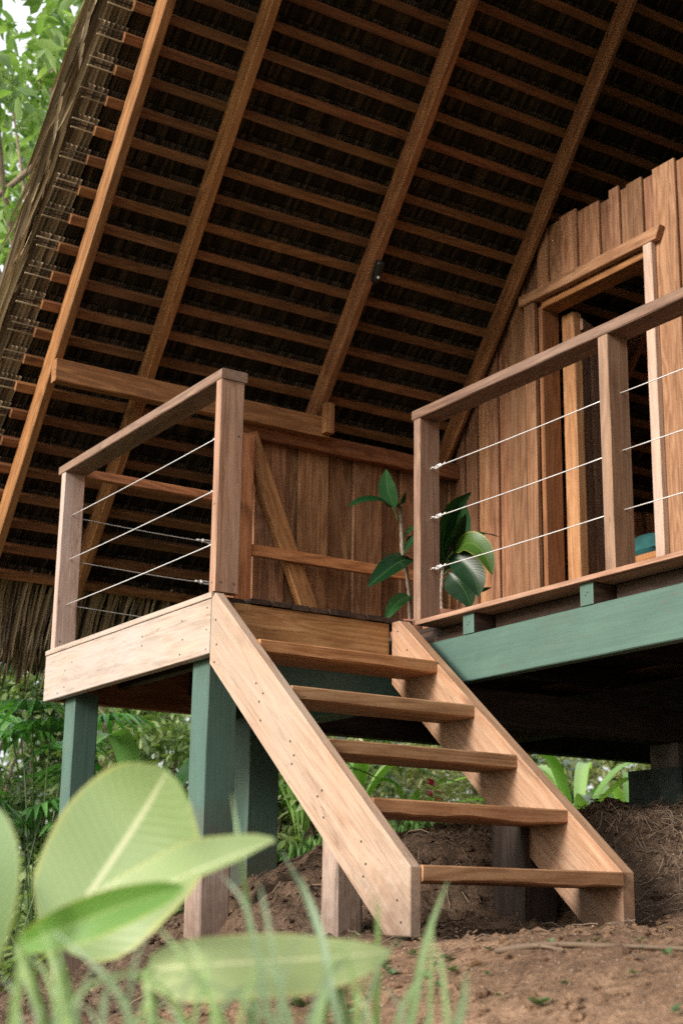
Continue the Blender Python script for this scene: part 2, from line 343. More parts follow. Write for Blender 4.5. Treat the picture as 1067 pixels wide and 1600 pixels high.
def prism(mb, poly, x0, x1, axes=(1, 2, 0), grain=(0, 1), c=.004, mi=0, rnd=None):
    """convex polygon in the (axes[0],axes[1]) plane extruded along axes[2] from x0 to x1, chamfered"""
    n = len(poly)
    area = sum(poly[i][0] * poly[(i + 1) % n][1] - poly[(i + 1) % n][0] * poly[i][1] for i in range(n))
    if area < 0: poly = poly[::-1]
    ins = []
    for i in range(n):
        p, q, r = Vector(poly[i - 1]), Vector(poly[i]), Vector(poly[(i + 1) % n])
        e1, e2 = (q - p).normalized(), (r - q).normalized()
        n1, n2 = Vector((-e1.y, e1.x)), Vector((-e2.y, e2.x))
        k = (n1 + n2); k = k / max(.3, k.dot(n1)); ins.append(q + k * c)
    g = Vector(grain).normalized(); gp = Vector((-g.y, g.x))
    vs, gs = [], []
    def put(pt, x):
        v = [0, 0, 0]; v[axes[0]], v[axes[1]], v[axes[2]] = pt[0], pt[1], x
        vs.append(v); P = Vector(pt); gs.append((P.dot(g), P.dot(gp), x))
    for x, pl in ((x0, ins), (x0 + c, poly), (x1 - c, poly), (x1, ins)):
        for pt in pl: put(pt, x)
    fs = [tuple(range(n - 1, -1, -1)), tuple(3 * n + k for k in range(n))]
    for L in range(3):
        for k in range(n):
            k2 = (k + 1) % n; fs.append((L * n + k, L * n + k2, L * n + n + k2, L * n + n + k))
    par = (axes in ((0, 1, 2), (1, 2, 0), (2, 0, 1)))
    if not par: fs = [tuple(reversed(f)) for f in fs]
    mb.add(vs, fs, gs, rnd, mi)

def tube(mb, pts, rad, n=8, mi=0, rnd=None, cap=True):
    pts = [Vector(p) for p in pts]; vs, gs = [], []
    if not isinstance(rad, (list, tuple)): rad = [rad] * len(pts)
    ref = Vector((0, 0, 1)); L = 0
    for i, p in enumerate(pts):
        t = (pts[min(i + 1, len(pts) - 1)] - pts[max(i - 1, 0)]).normalized()
        if abs(t.dot(ref)) > .95: ref = Vector((1, 0, 0))
        a = t.cross(ref).normalized(); b = t.cross(a)
        if i: L += (p - pts[i - 1]).length
        for k in range(n):
            th = 2 * math.pi * k / n
            vs.append(p + (a * math.cos(th) + b * math.sin(th)) * rad[i]); gs.append((L, math.cos(th) * rad[i], math.sin(th) * rad[i]))
    fs = []
    for i in range(len(pts) - 1):
        for k in range(n):
            k2 = (k + 1) % n; fs.append((i * n + k, i * n + n + k, i * n + n + k2, i * n + k2))
    if cap: fs += [tuple(range(n)), tuple(range(len(pts) * n - 1, len(pts) * n - n - 1, -1))]
    mb.add(vs, fs, gs, rnd, mi)

def bez(pts, n=10):
    """smooth curve through control points (Catmull-Rom)"""
    P = [Vector(p) for p in pts]
    if len(P) == 2: return [P[0].lerp(P[1], i / n) for i in range(n + 1)]
    P = [P[0] * 2 - P[1]] + P + [P[-1] * 2 - P[-2]]; out = []
    seg = len(P) - 3
    for s in range(seg):
        a, b, c, d = P[s:s + 4]; k = max(2, n // seg)
        for i in range(k):
            t = i / k
            out.append(.5 * ((2 * b) + (c - a) * t + (2 * a - 5 * b + 4 * c - d) * t * t + (3 * b - a - 3 * c + d) * t ** 3))
    out.append(P[-2]); return out

def blade(mb, mid, wl, wr, nrm, cup=.15, cross=4, mi=0, rnd=None, shape=None, wave=0):
    """leaf blade along the curve mid; half-widths wl, wr; shape(t) scales the width; nrm ~ upper side"""
    n = len(mid) - 1; nrm = Vector(nrm); vs, gs = [], []
    shape = shape or (lambda t: math.sin(math.pi * min(1, .04 + t ** .8 * .96)) ** .75)
    L = 0; ph = R_.random() * 9
    for i, p in enumerate(mid):
        t = i / n; tg = (mid[min(i + 1, n)] - mid[max(i - 1, 0)]).normalized()
        sd = tg.cross(nrm).normalized(); up = sd.cross(tg).normalized()
        if i: L += (p - mid[i - 1]).length
        w = shape(t)
        for j in range(-cross, cross + 1):
            a = j / cross; hw = (wr if a > 0 else wl) * w
            z = cup * abs(a) ** 1.3 * hw + (wave * hw * math.sin(t * 14 + ph + a) * abs(a) if wave else 0)
            vs.append(p + sd * (a * hw) + up * z); gs.append((L, a, 0))
    k = 2 * cross + 1; fs = []
    for i in range(n):
        for j in range(k - 1): fs.append((i * k + j, i * k + j + 1, i * k + k + j + 1, i * k + k + j))
    mb.add(vs, fs, gs, rnd, mi)

def cheap_leaf(mb, p, d, up, L, w, droop=.2, mi=0):
    d = Vector(d).normalized(); up = Vector(up); sd = d.cross(up)
    if sd.length < .05: sd = d.cross(Vector((.3, .9, .2)))
    sd.normalize(); up = sd.cross(d)
    p = Vector(p); q = p + d * (L * .5) + up * (-droop * L * .12); e = p + d * L - up * (droop * L * .5)
    k = w * .5
    vs = [p, p + d * (L * .3) + sd * k * .92 + up * .12 * k, p + d * (L * .3) - sd * k * .92 + up * .12 * k, q + sd * k + d * (.13 * L), q - sd * k + d * (.13 * L), e, q + d * (.1 * L) - up * .18 * k, p + d * (L * .3) - up * .15 * k]
    fs = [(0, 1, 7), (0, 7, 2), (1, 3, 6, 7), (7, 6, 4, 2), (3, 5, 6), (6, 5, 4)]
    mb.add(vs, fs, [(0, 0, 0), (.3, .9, 0), (.3, -.9, 0), (.6, 1, 0), (.6, -1, 0), (1, 0, 0), (.6, 0, 0), (.3, 0, 0)], None, mi)

# ------------------------------------------------------------------ object helpers
def tag(o, label, cat, group=None, kind=None):
    o['label'] = label; o['category'] = cat
    if group: o['group'] = group
    if kind: o['kind'] = kind
    return o
def empty(name, loc, label, cat, group=None):
    o = bpy.data.objects.new(name, None); C.objects.link(o); o.location = loc; o.empty_display_size = .1
    return tag(o, label, cat, group)
def struct(o, label=None, kind='structure'):
    o['kind'] = kind
    if label: o['label'] = label
    return o

# ------------------------------------------------------------------ ground
def ground_base(x, y):
    front = -.055 + .30 * min(0, x - 2.73) + .52 * max(0, x - 3.72)
    hill = -.08 + .45 * (x - 2.79) - .2 * max(0, y - 5.5)
    t = smooth(3.95, 5.3, y)
    z = front * (1 - t) + hill * t
    cap = .355 + .15 * max(0, min(x, 5.0) - 4.1) + .02 * max(0, min(x, 12) - 5.0)
    if z > cap - .15:
        e = z - (cap - .15); z = cap - .15 + .15 * (1 - math.exp(-e / .15))
    lo = -1.0
    if z < lo + .3: z = lo + .3 * math.exp((z - lo - .3) / .3)
    far = smooth(8.5, 12, math.hypot(x, y))
    zf = .15 + .035 * (x - 3) if x > -3 else -.06
    zf = max(-.6, min(1.4, zf))
    return z * (1 - far) + zf * far
def ground(x, y):
    z = ground_base(x, y)
    near = 1 - smooth(7, 11, math.hypot(x, y))
    v = Vector((x, y, 0))
    z += .05 * mnoise.noise(v * 1.3) * near
    rough = (.35 + .65 * smooth(4.1, 4.7, y + .8 * max(0, x - 3.7)))
    if 2.3 < x < 4.0 and y < 4.1: rough *= .8
    z += near * rough * (.055 * mnoise.fractal(v * 4.5, 1.0, 2.0, 4) + .036 * abs(mnoise.noise(v * 15)) + .024 * mnoise.noise(v * 34))
    for fx, fy, fa in FEET:
        dx, dy = x - fx, y - fy; a = dx * math.cos(fa) + dy * math.sin(fa); b = -dx * math.sin(fa) + dy * math.cos(fa)
        q = (a / .125) ** 2 + (b / .048) ** 2
        if q < 4: z += -.020 * math.exp(-q ** 2) + .008 * math.exp(-(q - 1.7) ** 2 * 3)
    return z
FEET = [(3.05, 3.55, 1.3), (3.28, 3.42, 1.5), (2.95, 3.15, 1.1), (3.2, 2.98, 1.2), (2.7, 2.8, 1.0), (3.5, 3.6, 1.8), (3.62, 3.3, 2.0), (3.0, 2.65, .9)]
def axis(lo, hi, fine_lo, fine_hi, fs, growth=1.22):
    a = []; x = fine_lo
    while x < fine_hi: a.append(x); x += fs
    st = fs; b = []; y = fine_lo
    while y > lo: st *= growth; y -= st; b.append(max(y, lo))
    st = fs
    while x < hi: st *= growth; a.append(min(x, hi)); x += st
    a.append(hi)
    return sorted(set(b + a))
xs = axis(-90, 150, 1.2, 5.6, .022); ys = axis(-60, 190, 2.4, 7.6, .024)
g = MB(); nx = len(xs)
vv = [(x, y, ground(x, y)) for y in ys for x in xs]
ff = [(j * nx + i, j * nx + i + 1, j * nx + nx + i + 1, j * nx + nx + i) for j in range(len(ys) - 1) for i in range(nx - 1)]
g.add(vv, ff, None, .3)
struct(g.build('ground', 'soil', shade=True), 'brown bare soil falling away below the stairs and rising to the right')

# soil clods, pebbles and dry root litter
def lump(mb, c, r, mi=0, sq=.7):
    c = Vector(c); vs = []; fs = []
    ph = R_.random() * 90
    rings = [(-1, 1), (-.55, 6), (.25, 6), (1, 1)]
    for z, k in rings:
        for i in range(k):
            th = 2 * math.pi * (i + R_.random() * .5) / k
            rr = (0 if k == 1 else math.sqrt(1 - z * z)) * r * R_.uniform(.7, 1.25)
            vs.append(c + Vector((math.cos(th) * rr, math.sin(th) * rr, z * r * sq)))
    for i in range(6):
        j = (i + 1) % 6
        fs += [(0, 1 + j, 1 + i), (1 + i, 1 + j, 7 + j, 7 + i), (7 + i, 7 + j, 13)]
    mb.add(vs, fs, None, None, mi)
mb = MB(); st = MB()
for _ in range(7500):
    x, y = R_.uniform(1.3, 5.4), R_.uniform(2.5, 7.2)
    if y < 4.0 and 2.4 < x < 3.9 and R_.random() < .6: continue
    r = abs(R_.gauss(0, .009)) + .003
    lump(mb, (x, y, ground(x, y) + r * .15), r, 0, R_.uniform(.45, .8))
for _ in range(800):
    x, y = R_.uniform(1.5, 4.6), R_.uniform(2.4, 4.8); r = R_.uniform(.0015, .0042) * (1.9 if R_.random() < .06 else 1)
    lump(st, (x, y, ground(x, y) + r * .3), r)
struct(mb.build('soil_clods', 'soil'), 'loose crumbs of brown soil', 'stuff')
struct(st.build('gravel', 'stone'), 'tiny pale stones scattered over the bare soil', 'stuff')
mb = MB()
def straw(mb, x, y, L, wd, lift=.02):
    th = R_.uniform(0, 6.28); pts = []
    for i in range(5):
        t = i / 4 - .5; xx, yy = x + math.cos(th) * t * L, y + math.sin(th) * t * L
        th += R_.gauss(0, .12)
        pts.append((xx, yy, ground(xx, yy) + .004 + lift * R_.random()))
    tube(mb, pts, [wd, wd, wd * .9, wd * .8, wd * .5], 4)
for _ in range(900): straw(mb, R_.gauss(4.6, .4), R_.gauss(4.5, .5), R_.uniform(.04, .22), R_.uniform(.0008, .0024), .03)
for _ in range(340): straw(mb, R_.uniform(1.6, 5), R_.uniform(3.4, 7), R_.uniform(.04, .2), R_.uniform(.001, .003))
for _ in range(170): straw(mb, R_.uniform(1.9, 4.4), R_.uniform(2.5, 4.3), R_.uniform(.02, .12), R_.uniform(.0008, .002), .008)
struct(mb.build('dry_roots', 'litter'), 'dry roots and stalks lying on the turned soil', 'stuff')

# ------------------------------------------------------------------ the hut
ANG = math.radians(52)
NV = Vector((0, math.sin(ANG), math.cos(ANG))); SV = Vector((0, -math.cos(ANG), math.sin(ANG)))
P00 = Vector((0, 6.98, 2.79))
def rp(x, s, o): p = P00 + SV * s + NV * o; return Vector((x, p.y, p.z))
SR = 4.45                                   # ridge
RX = 9.2                                    # far gable
hut = empty('thatched_hut', (5.33, 4.5, 1.25), 'open timber hut with steep palm thatch roof on exposed rafters', 'hut')
yr = rp(0, SR, 0).y
def mir(p): return Vector((p[0], 2 * yr - p[1], p[2]))
for k, x in enumerate((2.695, 3.225, 4.305, 5.285, 6.35, 7.4, 8.4)):
    mb = MB(); beam(mb, rp(x, -1.36, .065), rp(x, SR, .065), .05 if x != 5.285 else .034, .13, NV, .005, 14, .003); mb.build('rafter', 'rafter', hut)
    mb = MB(); beam(mb, mir(rp(x, -1.7, .065)), mir(rp(x, SR - .06, .065)), .05, .13, (0, -NV.y, NV.z), .003, 6, .002); mb.build('rafter', 'rafter', hut)
purl = [i * .157 + .095 - 9 * .157 for i in range(37)]
for s in purl:
    if s > SR: break
    j = R_.uniform(-.01, .01); mb = MB()
    beam(mb, rp(2.575 + j, s + R_.uniform(-.006, .006), .153), rp(RX - .1, s + R_.uniform(-.006, .006), .153), .05, .042, NV, .003, 20, .003)
    mb.build('purlin', 'purlin', hut)
for i in range(20):
    s = -1.62 + i * .31; mb = MB()  # unseen opposite slope, carried lower to block sky light
    beam(mb, mir(rp(2.575, s, .153)), mir(rp(RX - .1, s, .153)), .05, .042, (0, -NV.y, NV.z), .003); mb.build('purlin', 'purlin', hut)

# thatch: courses of pleated palm leaf, each hung from one batten and running out over the one below
def course(mb, s, length, x0, x1, pitch, lift, mirror=False, ragged=.12, o0=.182, mi=0, seg=3):
    n = int((x1 - x0) / pitch); prev = None; rows = []
    c_ph = R_.random() * 40
    for i in range(n + 1):
        x = x0 + i * pitch
        L = length * (1 + R_.uniform(-ragged, ragged))
        zz = (.0048 if i % 2 else -.0048) * (2.0 if mi == 2 else 1.25)
        skew = .05 * mnoise.noise(Vector((x * 1.7, c_ph, 0))) + .012 * mnoise.noise(Vector((x * 9, c_ph, 4)))
        col = []
        for k in range(seg + 1):
            t = k / seg
            o = o0 + lift * t ** 1.15 * (1 + .10 * mnoise.noise(Vector((x * 3, c_ph, t)))) + zz * (.6 + .6 * t) + .004 * mnoise.noise(Vector((x * 20, c_ph, t * 3)))
            col.append((rp(x + skew * t, s - L * t, o), (L * t, x, 0)))
        rows.append(col)
    for i in range(0, n - 1, 2):
        vs, gs = [], []
        for c in rows[i:i + 3]:
            for p, gg in c: vs.append(mir(p) if mirror else p); gs.append(gg)
        k = seg + 1; fs = []
        for a in range(2):
            for b in range(seg): fs.append((a * k + b, a * k + b + 1, (a + 1) * k + b + 1, (a + 1) * k + b))
        mb.add(vs, fs, gs, None, mi)
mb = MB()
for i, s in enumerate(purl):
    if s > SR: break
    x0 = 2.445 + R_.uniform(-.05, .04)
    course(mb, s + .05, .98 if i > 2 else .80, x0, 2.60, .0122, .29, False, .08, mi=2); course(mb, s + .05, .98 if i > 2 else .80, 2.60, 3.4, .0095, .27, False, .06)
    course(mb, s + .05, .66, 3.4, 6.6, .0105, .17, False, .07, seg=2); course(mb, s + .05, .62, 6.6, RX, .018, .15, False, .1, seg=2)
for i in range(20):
    course(mb, -1.62 + i * .31 + .04, .75, 2.43, RX, .03, .22, True, .1, seg=2)  # thatch of the unseen slope, its low eave shuts out sky light
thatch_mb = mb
# outer weathered cover of the roof, with its verge roll
mb = MB()
for i in range(24):
    s = -1.05 + i * .24
    if s > SR + .15: break
    course(mb, s, .95, 2.462 + .045 * math.sin(s * 2.3 + 1) + R_.uniform(-.05, .04), RX, .018, .08, False, .2, .33 - (.04 if s < -.5 else 0), seg=2)
for i in range(20):
    course(mb, -1.62 + i * .31 + .04, .75, 2.43, RX, .04, .10, True, .1, .40, seg=2)
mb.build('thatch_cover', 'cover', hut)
# eave fringe: separate hanging strips
def strand(mb, p, d, L, w, bend, mi=0, fold=.35, n=5):
    p = Vector(p); d = Vector(d).normalized(); vs, gs = [], []
    sx = Vector((1, 0, 0)); sx = (sx - d * sx.dot(d)).normalized()
    tw = R_.uniform(-.5, .5)
    for i in range(n + 1):
        t = i / n; ww = w * (1 - .15 * t if t < .8 else (1 - t) / .2 * .85 + .02)
        s2 = (sx * math.cos(tw * t) + d.cross(sx) * math.sin(tw * t))
        nn = s2.cross(d)
        vs += [p - s2 * ww, p + nn * ww * fold, p + s2 * ww]
        gs += [(t * L, -w + p.x, 0), (t * L, p.x, 0), (t * L, w + p.x, 0)]
        p = p + d * (L / n); d = (d + Vector(bend) * (1 / n)).normalized()
    fs = []
    for i in range(n):
        for j in range(2): fs.append((i * 3 + j, i * 3 + j + 1, i * 3 + j + 4, i * 3 + j + 3))
    mb.add(vs, fs, gs, None, mi)
mb = MB()
for layer in range(6):
    x = 2.40
    while x < RX:
        x += R_.uniform(.009, .021)
        o = .19 + .05 * layer; s = -1.28 - R_.uniform(0, .10)
        d = -SV + Vector((R_.gauss(0, .05), R_.uniform(-.1, .05), R_.uniform(-.3, 0)))
        strand(mb, rp(x, s, o + R_.uniform(-.02, .02)), d, R_.uniform(.42, .72), R_.uniform(.004, .010), (R_.gauss(0, .12), -.25, -.55), mi=1 if R_.random() < .85 else 0)
mb.build('eave_fringe', ['thatch', 'straw'], hut)
mb = thatch_mb
# verge: loose straw strips along the gable edge and the leaf ribs sticking out at each batten

for i, s in enumerate(purl):
    if s > SR: break
    for q in range(3):
        xx = 2.575 + R_.uniform(-.01, .01)
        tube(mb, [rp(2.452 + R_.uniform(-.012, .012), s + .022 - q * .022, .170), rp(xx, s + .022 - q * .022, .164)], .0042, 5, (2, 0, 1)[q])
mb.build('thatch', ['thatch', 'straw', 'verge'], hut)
mb = MB()
for _ in range(420):
    s = R_.uniform(-.9, SR); o = R_.choice((R_.uniform(.25, .42), R_.uniform(.34, .44)))
    d = -SV + NV * R_.uniform(-.02, .12) + Vector((R_.gauss(-.05, .06), 0, 0))
    strand(mb, rp(2.46 + R_.uniform(-.03, .04), s, o), d, R_.uniform(.2, .6), R_.uniform(.004, .011), (R_.gauss(0, .12), R_.gauss(0, .08), -.15), 0)
for s, o, L in ((1.72, .30, .30), (1.35, .36, .33), (2.35, .30, .25), (.9, .40, .28), (.25, .42, .3)):
    strand(mb, rp(2.42, s, o), -SV + Vector((-.03, -.1, -.5)), L, .010, (.05, 0, -.6), 0)
mb.build('loose_straw', 'straw', hut)

# wall plate, back wall
mb = MB(); bx(mb, (2.662, 6.905, 2.665), (4.34, 6.97, 2.787), 0, .004, 8, .003); mb.build('wall_plate', 'rafter', hut)
mb = MB(); bx(mb, (3.80, 6.972, 2.602), (5.325, 7.03, 2.70), 0, .004, 8, .003); mb.build('wall_plate', 'teak', hut)
mb = MB(); bx(mb, (4.283, 6.855, 2.68), (4.342, 6.903, 2.86), 2); mb.build('rafter_block', 'rafter', hut)
mb = MB(); bx(mb, (3.754, 6.93, .1), (3.866, 7.02, 2.60), 2, .004, 8, .002); mb.build('corner_post', 'teak', hut)
mb = MB(); x = 3.80; i = 0
while x < RX:
    w = R_.choice((.10, .15, .19, .21)); y0 = 7.045 if i % 2 else 7.070
    bx(mb, (x - .012, y0, 1.235), (x + w, y0 + .018, 2.66 + R_.uniform(-.01, .01)), 2, .003); x += w + R_.uniform(-.006, .004); i += 1
mb.build('back_wall_boards', 'panel', hut)
mb = MB(); bx(mb, (3.867, 6.935, 1.909), (5.325, 6.962, 1.974), 0, .004, 8, .003); mb.build('wall_rail', 'teak', hut)
mb = MB(); beam(mb, (3.85, 6.988, 2.62), (4.44, 6.988, 1.265), .05, .105, (1, 0, .4), .004, 8, .003); mb.build('brace', 'golden', hut)

# gable wall with the doorway (plane x = 5.33, faces -x)
XW = 5.33
def wall_top(y):
    zr = rp(0, 0, .12); return zr.z + (zr.y - y) * math.tan(ANG)
mb = MB(); y = 7.06; i = 0
while y > 1.5:
    w = R_.choice((.06, .075, .10, .125, .145)); y2 = y - w
    x0 = XW + (0.0 if i % 2 else .022); x1 = x0 + .018
    top = 3.945 + R_.uniform(-.022, .028)
    if y < yr + .0: pass
    def tz(yy):
        yy2 = yy if yy > yr else 2 * yr - yy
        return min(top, wall_top(yy2) - .02)
    zb = 1.235
    segs = [(y, y2)]
    mid = (y + y2) / 2
    if 5.27 < mid < 6.21: zb = 3.50
    a, b = tz(y + .008), tz(y2 - .008)
    if b - zb > .05:
        pl = [(y + .008, zb), (y + .008, max(a, zb + .02)), (y2 - .008, b), (y2 - .008, zb)]
        if a < top < b + .001 and b >= top and a < top - .02:
            yk = y - (top - a) / math.tan(ANG)
            if y2 < yk < y: pl = [(y + .008, zb), (y + .008, max(a, zb + .02)), (yk, top), (y2 - .008, top), (y2 - .008, zb)]
        prism(mb, pl, x0, x1, (1, 2, 0), (0, 1), .003)
    y = y2 - R_.choice((0, .002, .004, .012)); i += 1
mb.build('gable_wall_boards', 'wall', hut)
fr = empty('door_frame', (5.33, 5.75, 1.26), '', ''); del fr['label']; del fr['category']
fr.parent = hut; fr.matrix_parent_inverse = Matrix.Translation(-hut.location)
mb = MB(); bx(mb, (5.298, 6.212, 1.26), (5.328, 6.30, 3.497), 2, .003, 6, .002); mb.build('trim', 'wall', fr)
mb = MB(); bx(mb, (5.292, 5.238, 1.26), (5.328, 5.302, 3.505), 2, .003, 6, .002); mb.build('trim', 'pale', fr)
mb = MB(); prism(mb, [(6.335, 3.50), (6.335, 3.568), (5.165, 3.572), (5.20, 3.503)], 5.285, 5.327, (1, 2, 0), (1, 0), .003); mb.build('head_trim', 'wall', fr)
mb = MB(); bx(mb, (5.331, 6.178, 1.26), (5.46, 6.21, 3.47), 2, .003, 6, .001); mb.build('jamb', 'rafter', fr)
mb = MB(); bx(mb, (5.331, 5.27, 1.26), (5.46, 5.30, 3.47), 2, .003); mb.build('jamb', 'door', fr)
mb = MB(); bx(mb, (5.331, 5.302, 3.455), (5.46, 6.177, 3.495), 1, .003); mb.build('head_jamb', 'rafter', fr)
# door leaf, swung inwards
dr = empty('door', (5.49, 6.06, 1.28), '', ''); del dr['label']; del dr['category']
dr.parent = hut; dr.matrix_parent_inverse = Matrix.Translation(-hut.location)
ld = Vector((math.cos(math.radians(22)), math.sin(math.radians(22)), 0)); ln = Vector((ld.y, -ld.x, 0)); lo_ = Vector((5.485, 6.065, 0))
mb = MB(); bx(mb, (5.47, 6.06, 1.29), (5.53, 6.165, 3.43), 2, .004, 6, .002); mb.build('stile', 'golden', dr)
mb = MB(); t = .05; i = 0
while t < .62:
    w = R_.choice((.10, .13, .15)); p = lo_ + ld * (t + w / 2) + ln * (.0 if i % 2 else -.016)
    beam(mb, p + Vector((0, 0, 1.29)), p + Vector((0, 0, 3.40)), w + .006, .018, ln, .003); t += w; i += 1
mb.build('door_boards', 'door', dr)
for z in (3.36, 2.3, 1.36):
    mb = MB(); p = lo_ + ln * .022 + Vector((0, 0, z)); 
    if z > 3: beam(mb, p + ld * .03, p + ld * .64, .025, .07, (0, 0, 1), .003)
    else: p = lo_ - ln * .045 + Vector((0, 0, z)); beam(mb, p + ld * .03, p + ld * .64, .025, .09, (0, 0, 1), .003)
    mb.build('ledge', 'door', dr)
# inside: floor, far gable
mb = MB(); x = 5.33
while x < RX: bx(mb, (x, 2.0, 1.233), (x + .136, 7.04, 1.257), 1, .003); x += .14
mb.build('floor_boards', 'teak', hut)
mb = MB(); y = 1.6
while y < 7.0:
    yy = y if y > yr else 2 * yr - y
    top = wall_top(yy + .15 if y > yr else yy) - .05
    zb = 2.75 if 4.6 < y < 5.9 else 1.235  # unseen end wall, closed high to darken the loft; gap admits light
    if top > zb + .1: bx(mb, (RX - .16, y, zb), (RX - .14, y + .152, top), 2, .003)
    y += .15
mb.build('far_wall_boards', 'teak', hut)

# ------------------------------------------------------------------ spotlight on the rafter
sp = empty('spotlight', rp(4.335, .98, -.005), 'small black spotlight with a bright lens clipped to a long rafter', 'spotlight')
mb = MB(); c0 = rp(4.318, .99, -.012); c1 = rp(4.325, .86, -.02)
tube(mb, bez([c0, c0.lerp(c1, .25), c0.lerp(c1, .8), c1], 9), [.016, .026, .028, .028, .028, .028, .026, .024, .02, .014][:len(bez([c0, c0.lerp(c1, .25), c0.lerp(c1, .8), c1], 9))], 12)
tube(mb, [c0.lerp(c1, .3), c0.lerp(c1, .3) + NV * .04], .008, 8)
mb.build('housing', 'black', sp, True)
mb = MB(); q = c0.lerp(c1, .72) - NV * .026 + Vector((-.004, -.006, 0)); tube(mb, [q, q - NV * .006], [.010, .006], 10); mb.build('lens', 'glass', sp, True)

# ------------------------------------------------------------------ landing
land = empty('landing_deck', (3.2, 6.0, 1.25), 'small square landing at the top of the stairs on green posts', 'deck')
mb = MB(); x = 2.735
while x < 3.70:
    w = .095 + R_.uniform(-.012, .012); x2 = min(x + w, 3.728)
    bx(mb, (x + .002, 5.222 + R_.uniform(-.006, .006) if x > 2.84 else 5.27, 1.236 + R_.uniform(-.002, .002)), (x2, 6.985, 1.258 + R_.uniform(-.002, .002)), 1, .003, 4, .002); x = x2 + .003
mb.build('deck_boards', 'dark', land)
mb = MB(); bx(mb, (2.728, 5.212, 1.236), (2.79, 6.96, 1.260), 1, .002, 6, .001); mb.build('edge_board', 'side', land)
def screws(mb, pts, ax, r=.0042, mi=1):
    a = Vector(ax)
    for p in pts: tube(mb, [Vector(p) - a * .004, Vector(p) + a * .0012], r, 8, mi)
mb = MB(); bx(mb, (2.731, 5.217, 1.008), (2.776, 6.955, 1.2335), 1, .003, 10, .002)
screws(mb, [(2.731, y, z) for y, z in ((5.25, 1.20), (5.25, 1.11), (5.25, 1.03), (5.47, 1.18), (5.46, 1.10), (5.48, 1.04), (5.85, 1.17), (5.85, 1.13), (6.7, 1.13), (6.7, 1.05), (6.78, 1.03), (6.62, 1.16))], (-1, 0, 0))
mb.build('side_beam', ['side', 'screw'], land)
mb = MB(); bx(mb, (2.845, 5.232, 1.065), (3.608, 5.277, 1.234), 0, .003, 8, .002); mb.build('front_beam', 'golden', land)
mb = MB(); bx(mb, (2.778, 6.90, 1.01), (3.752, 6.955, 1.23), 0, .003); mb.build('rear_beam', 'teak', land)
for x in (3.1, 3.5):
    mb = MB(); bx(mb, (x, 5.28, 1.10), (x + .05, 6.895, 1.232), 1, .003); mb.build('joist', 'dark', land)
def gpost(x0, x1, y0, y1, z0, z1, zb, basemat):
    p = MB(); bx(p, (x0, y0, z0), (x1, y1, z1), 2, .004, 8, .002); o = p.build('support_post', 'green', land)
    if zb is not None:
        p = MB(); bx(p, (x0 + .003, y0 + .003, zb), (x1 - .003, y1 - .003, z0), 2, .006, 6, .004); p.build('base', basemat, o)
gpost(2.79, 2.925, 5.33, 5.475, .215, 1.03, -.5, 'greywood')
gpost(2.79, 2.915, 6.70, 6.815, .0, 1.03, -.7, 'greywood')
gpost(3.77, 3.95, 6.72, 6.90, -.2, 1.0, None, None)
mb = MB(); bx(mb, (2.93, 5.36, .90), (3.765, 5.44, 1.06), 0, .003); mb.build('bearer', 'green', land)
mb = MB(); bx(mb, (3.80, 5.48, .93), (3.92, 7.0, 1.09), 1, .003); mb.build('bearer', 'green', land)

# ------------------------------------------------------------------ porch
porch = empty('porch_deck', (4.5, 4.5, 1.25), 'raised porch floor carried by a long sea green beam', 'deck')
mb = MB(); x = 3.732
while x < 5.30:
    x2 = min(x + .135, 5.328); bx(mb, (x, 1.9, 1.238), (x2 - .003, 5.212 if x < 3.86 else 6.985, 1.258), 1, .002, 8, .001, mi=0 if x < 3.8 else 1); x = x2
mb.build('deck_boards', ['post', 'dark'], porch)
mb = MB(); bx(mb, (3.76, 1.9, .954), (3.815, 5.30, 1.151), 1, .004, 12, .002); mb.build('beam', 'green', porch)
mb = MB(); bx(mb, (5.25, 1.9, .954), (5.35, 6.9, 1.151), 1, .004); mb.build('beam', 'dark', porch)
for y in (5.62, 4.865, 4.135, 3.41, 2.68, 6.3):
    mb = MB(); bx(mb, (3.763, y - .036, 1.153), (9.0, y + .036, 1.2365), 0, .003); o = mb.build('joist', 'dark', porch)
    if y < 5.3:
        mb = MB(); bx(mb, (3.757, y - .0365, 1.1525), (3.7625, y + .0365, 1.236), 2, .001)
        screws(mb, [(3.757, y - .005, 1.20), (3.757, y + .006, 1.19)], (-1, 0, 0), .004)
        mb.build('joist_cap', ['green', 'screw'], o)
mb = MB(); 
for y in (4.5, 3.77, 3.05, 5.2): bx(mb, (3.86, y - .31, 1.155), (3.90, y + .31, 1.236), 1, .003)
mb.build('blocking', 'dark', porch)
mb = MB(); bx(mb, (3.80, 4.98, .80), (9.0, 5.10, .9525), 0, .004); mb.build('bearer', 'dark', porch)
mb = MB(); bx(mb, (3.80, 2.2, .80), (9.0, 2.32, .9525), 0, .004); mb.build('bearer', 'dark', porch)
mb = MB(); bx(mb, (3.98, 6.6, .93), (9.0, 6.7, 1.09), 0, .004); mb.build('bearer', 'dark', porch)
for x in (5.02, 7.2):
    mb = MB(); bx(mb, (x, 4.95, .68), (x + .19, 5.13, .799), 2, .01, 4, .006); o = mb.build('foundation_pier', 'concrete', porch)
    mb = MB(); bx(mb, (x - .07, 4.87, .25), (x + .26, 5.21, .68), 2, .012, 4, .006); mb.build('pier_base', 'pier_shade', o)
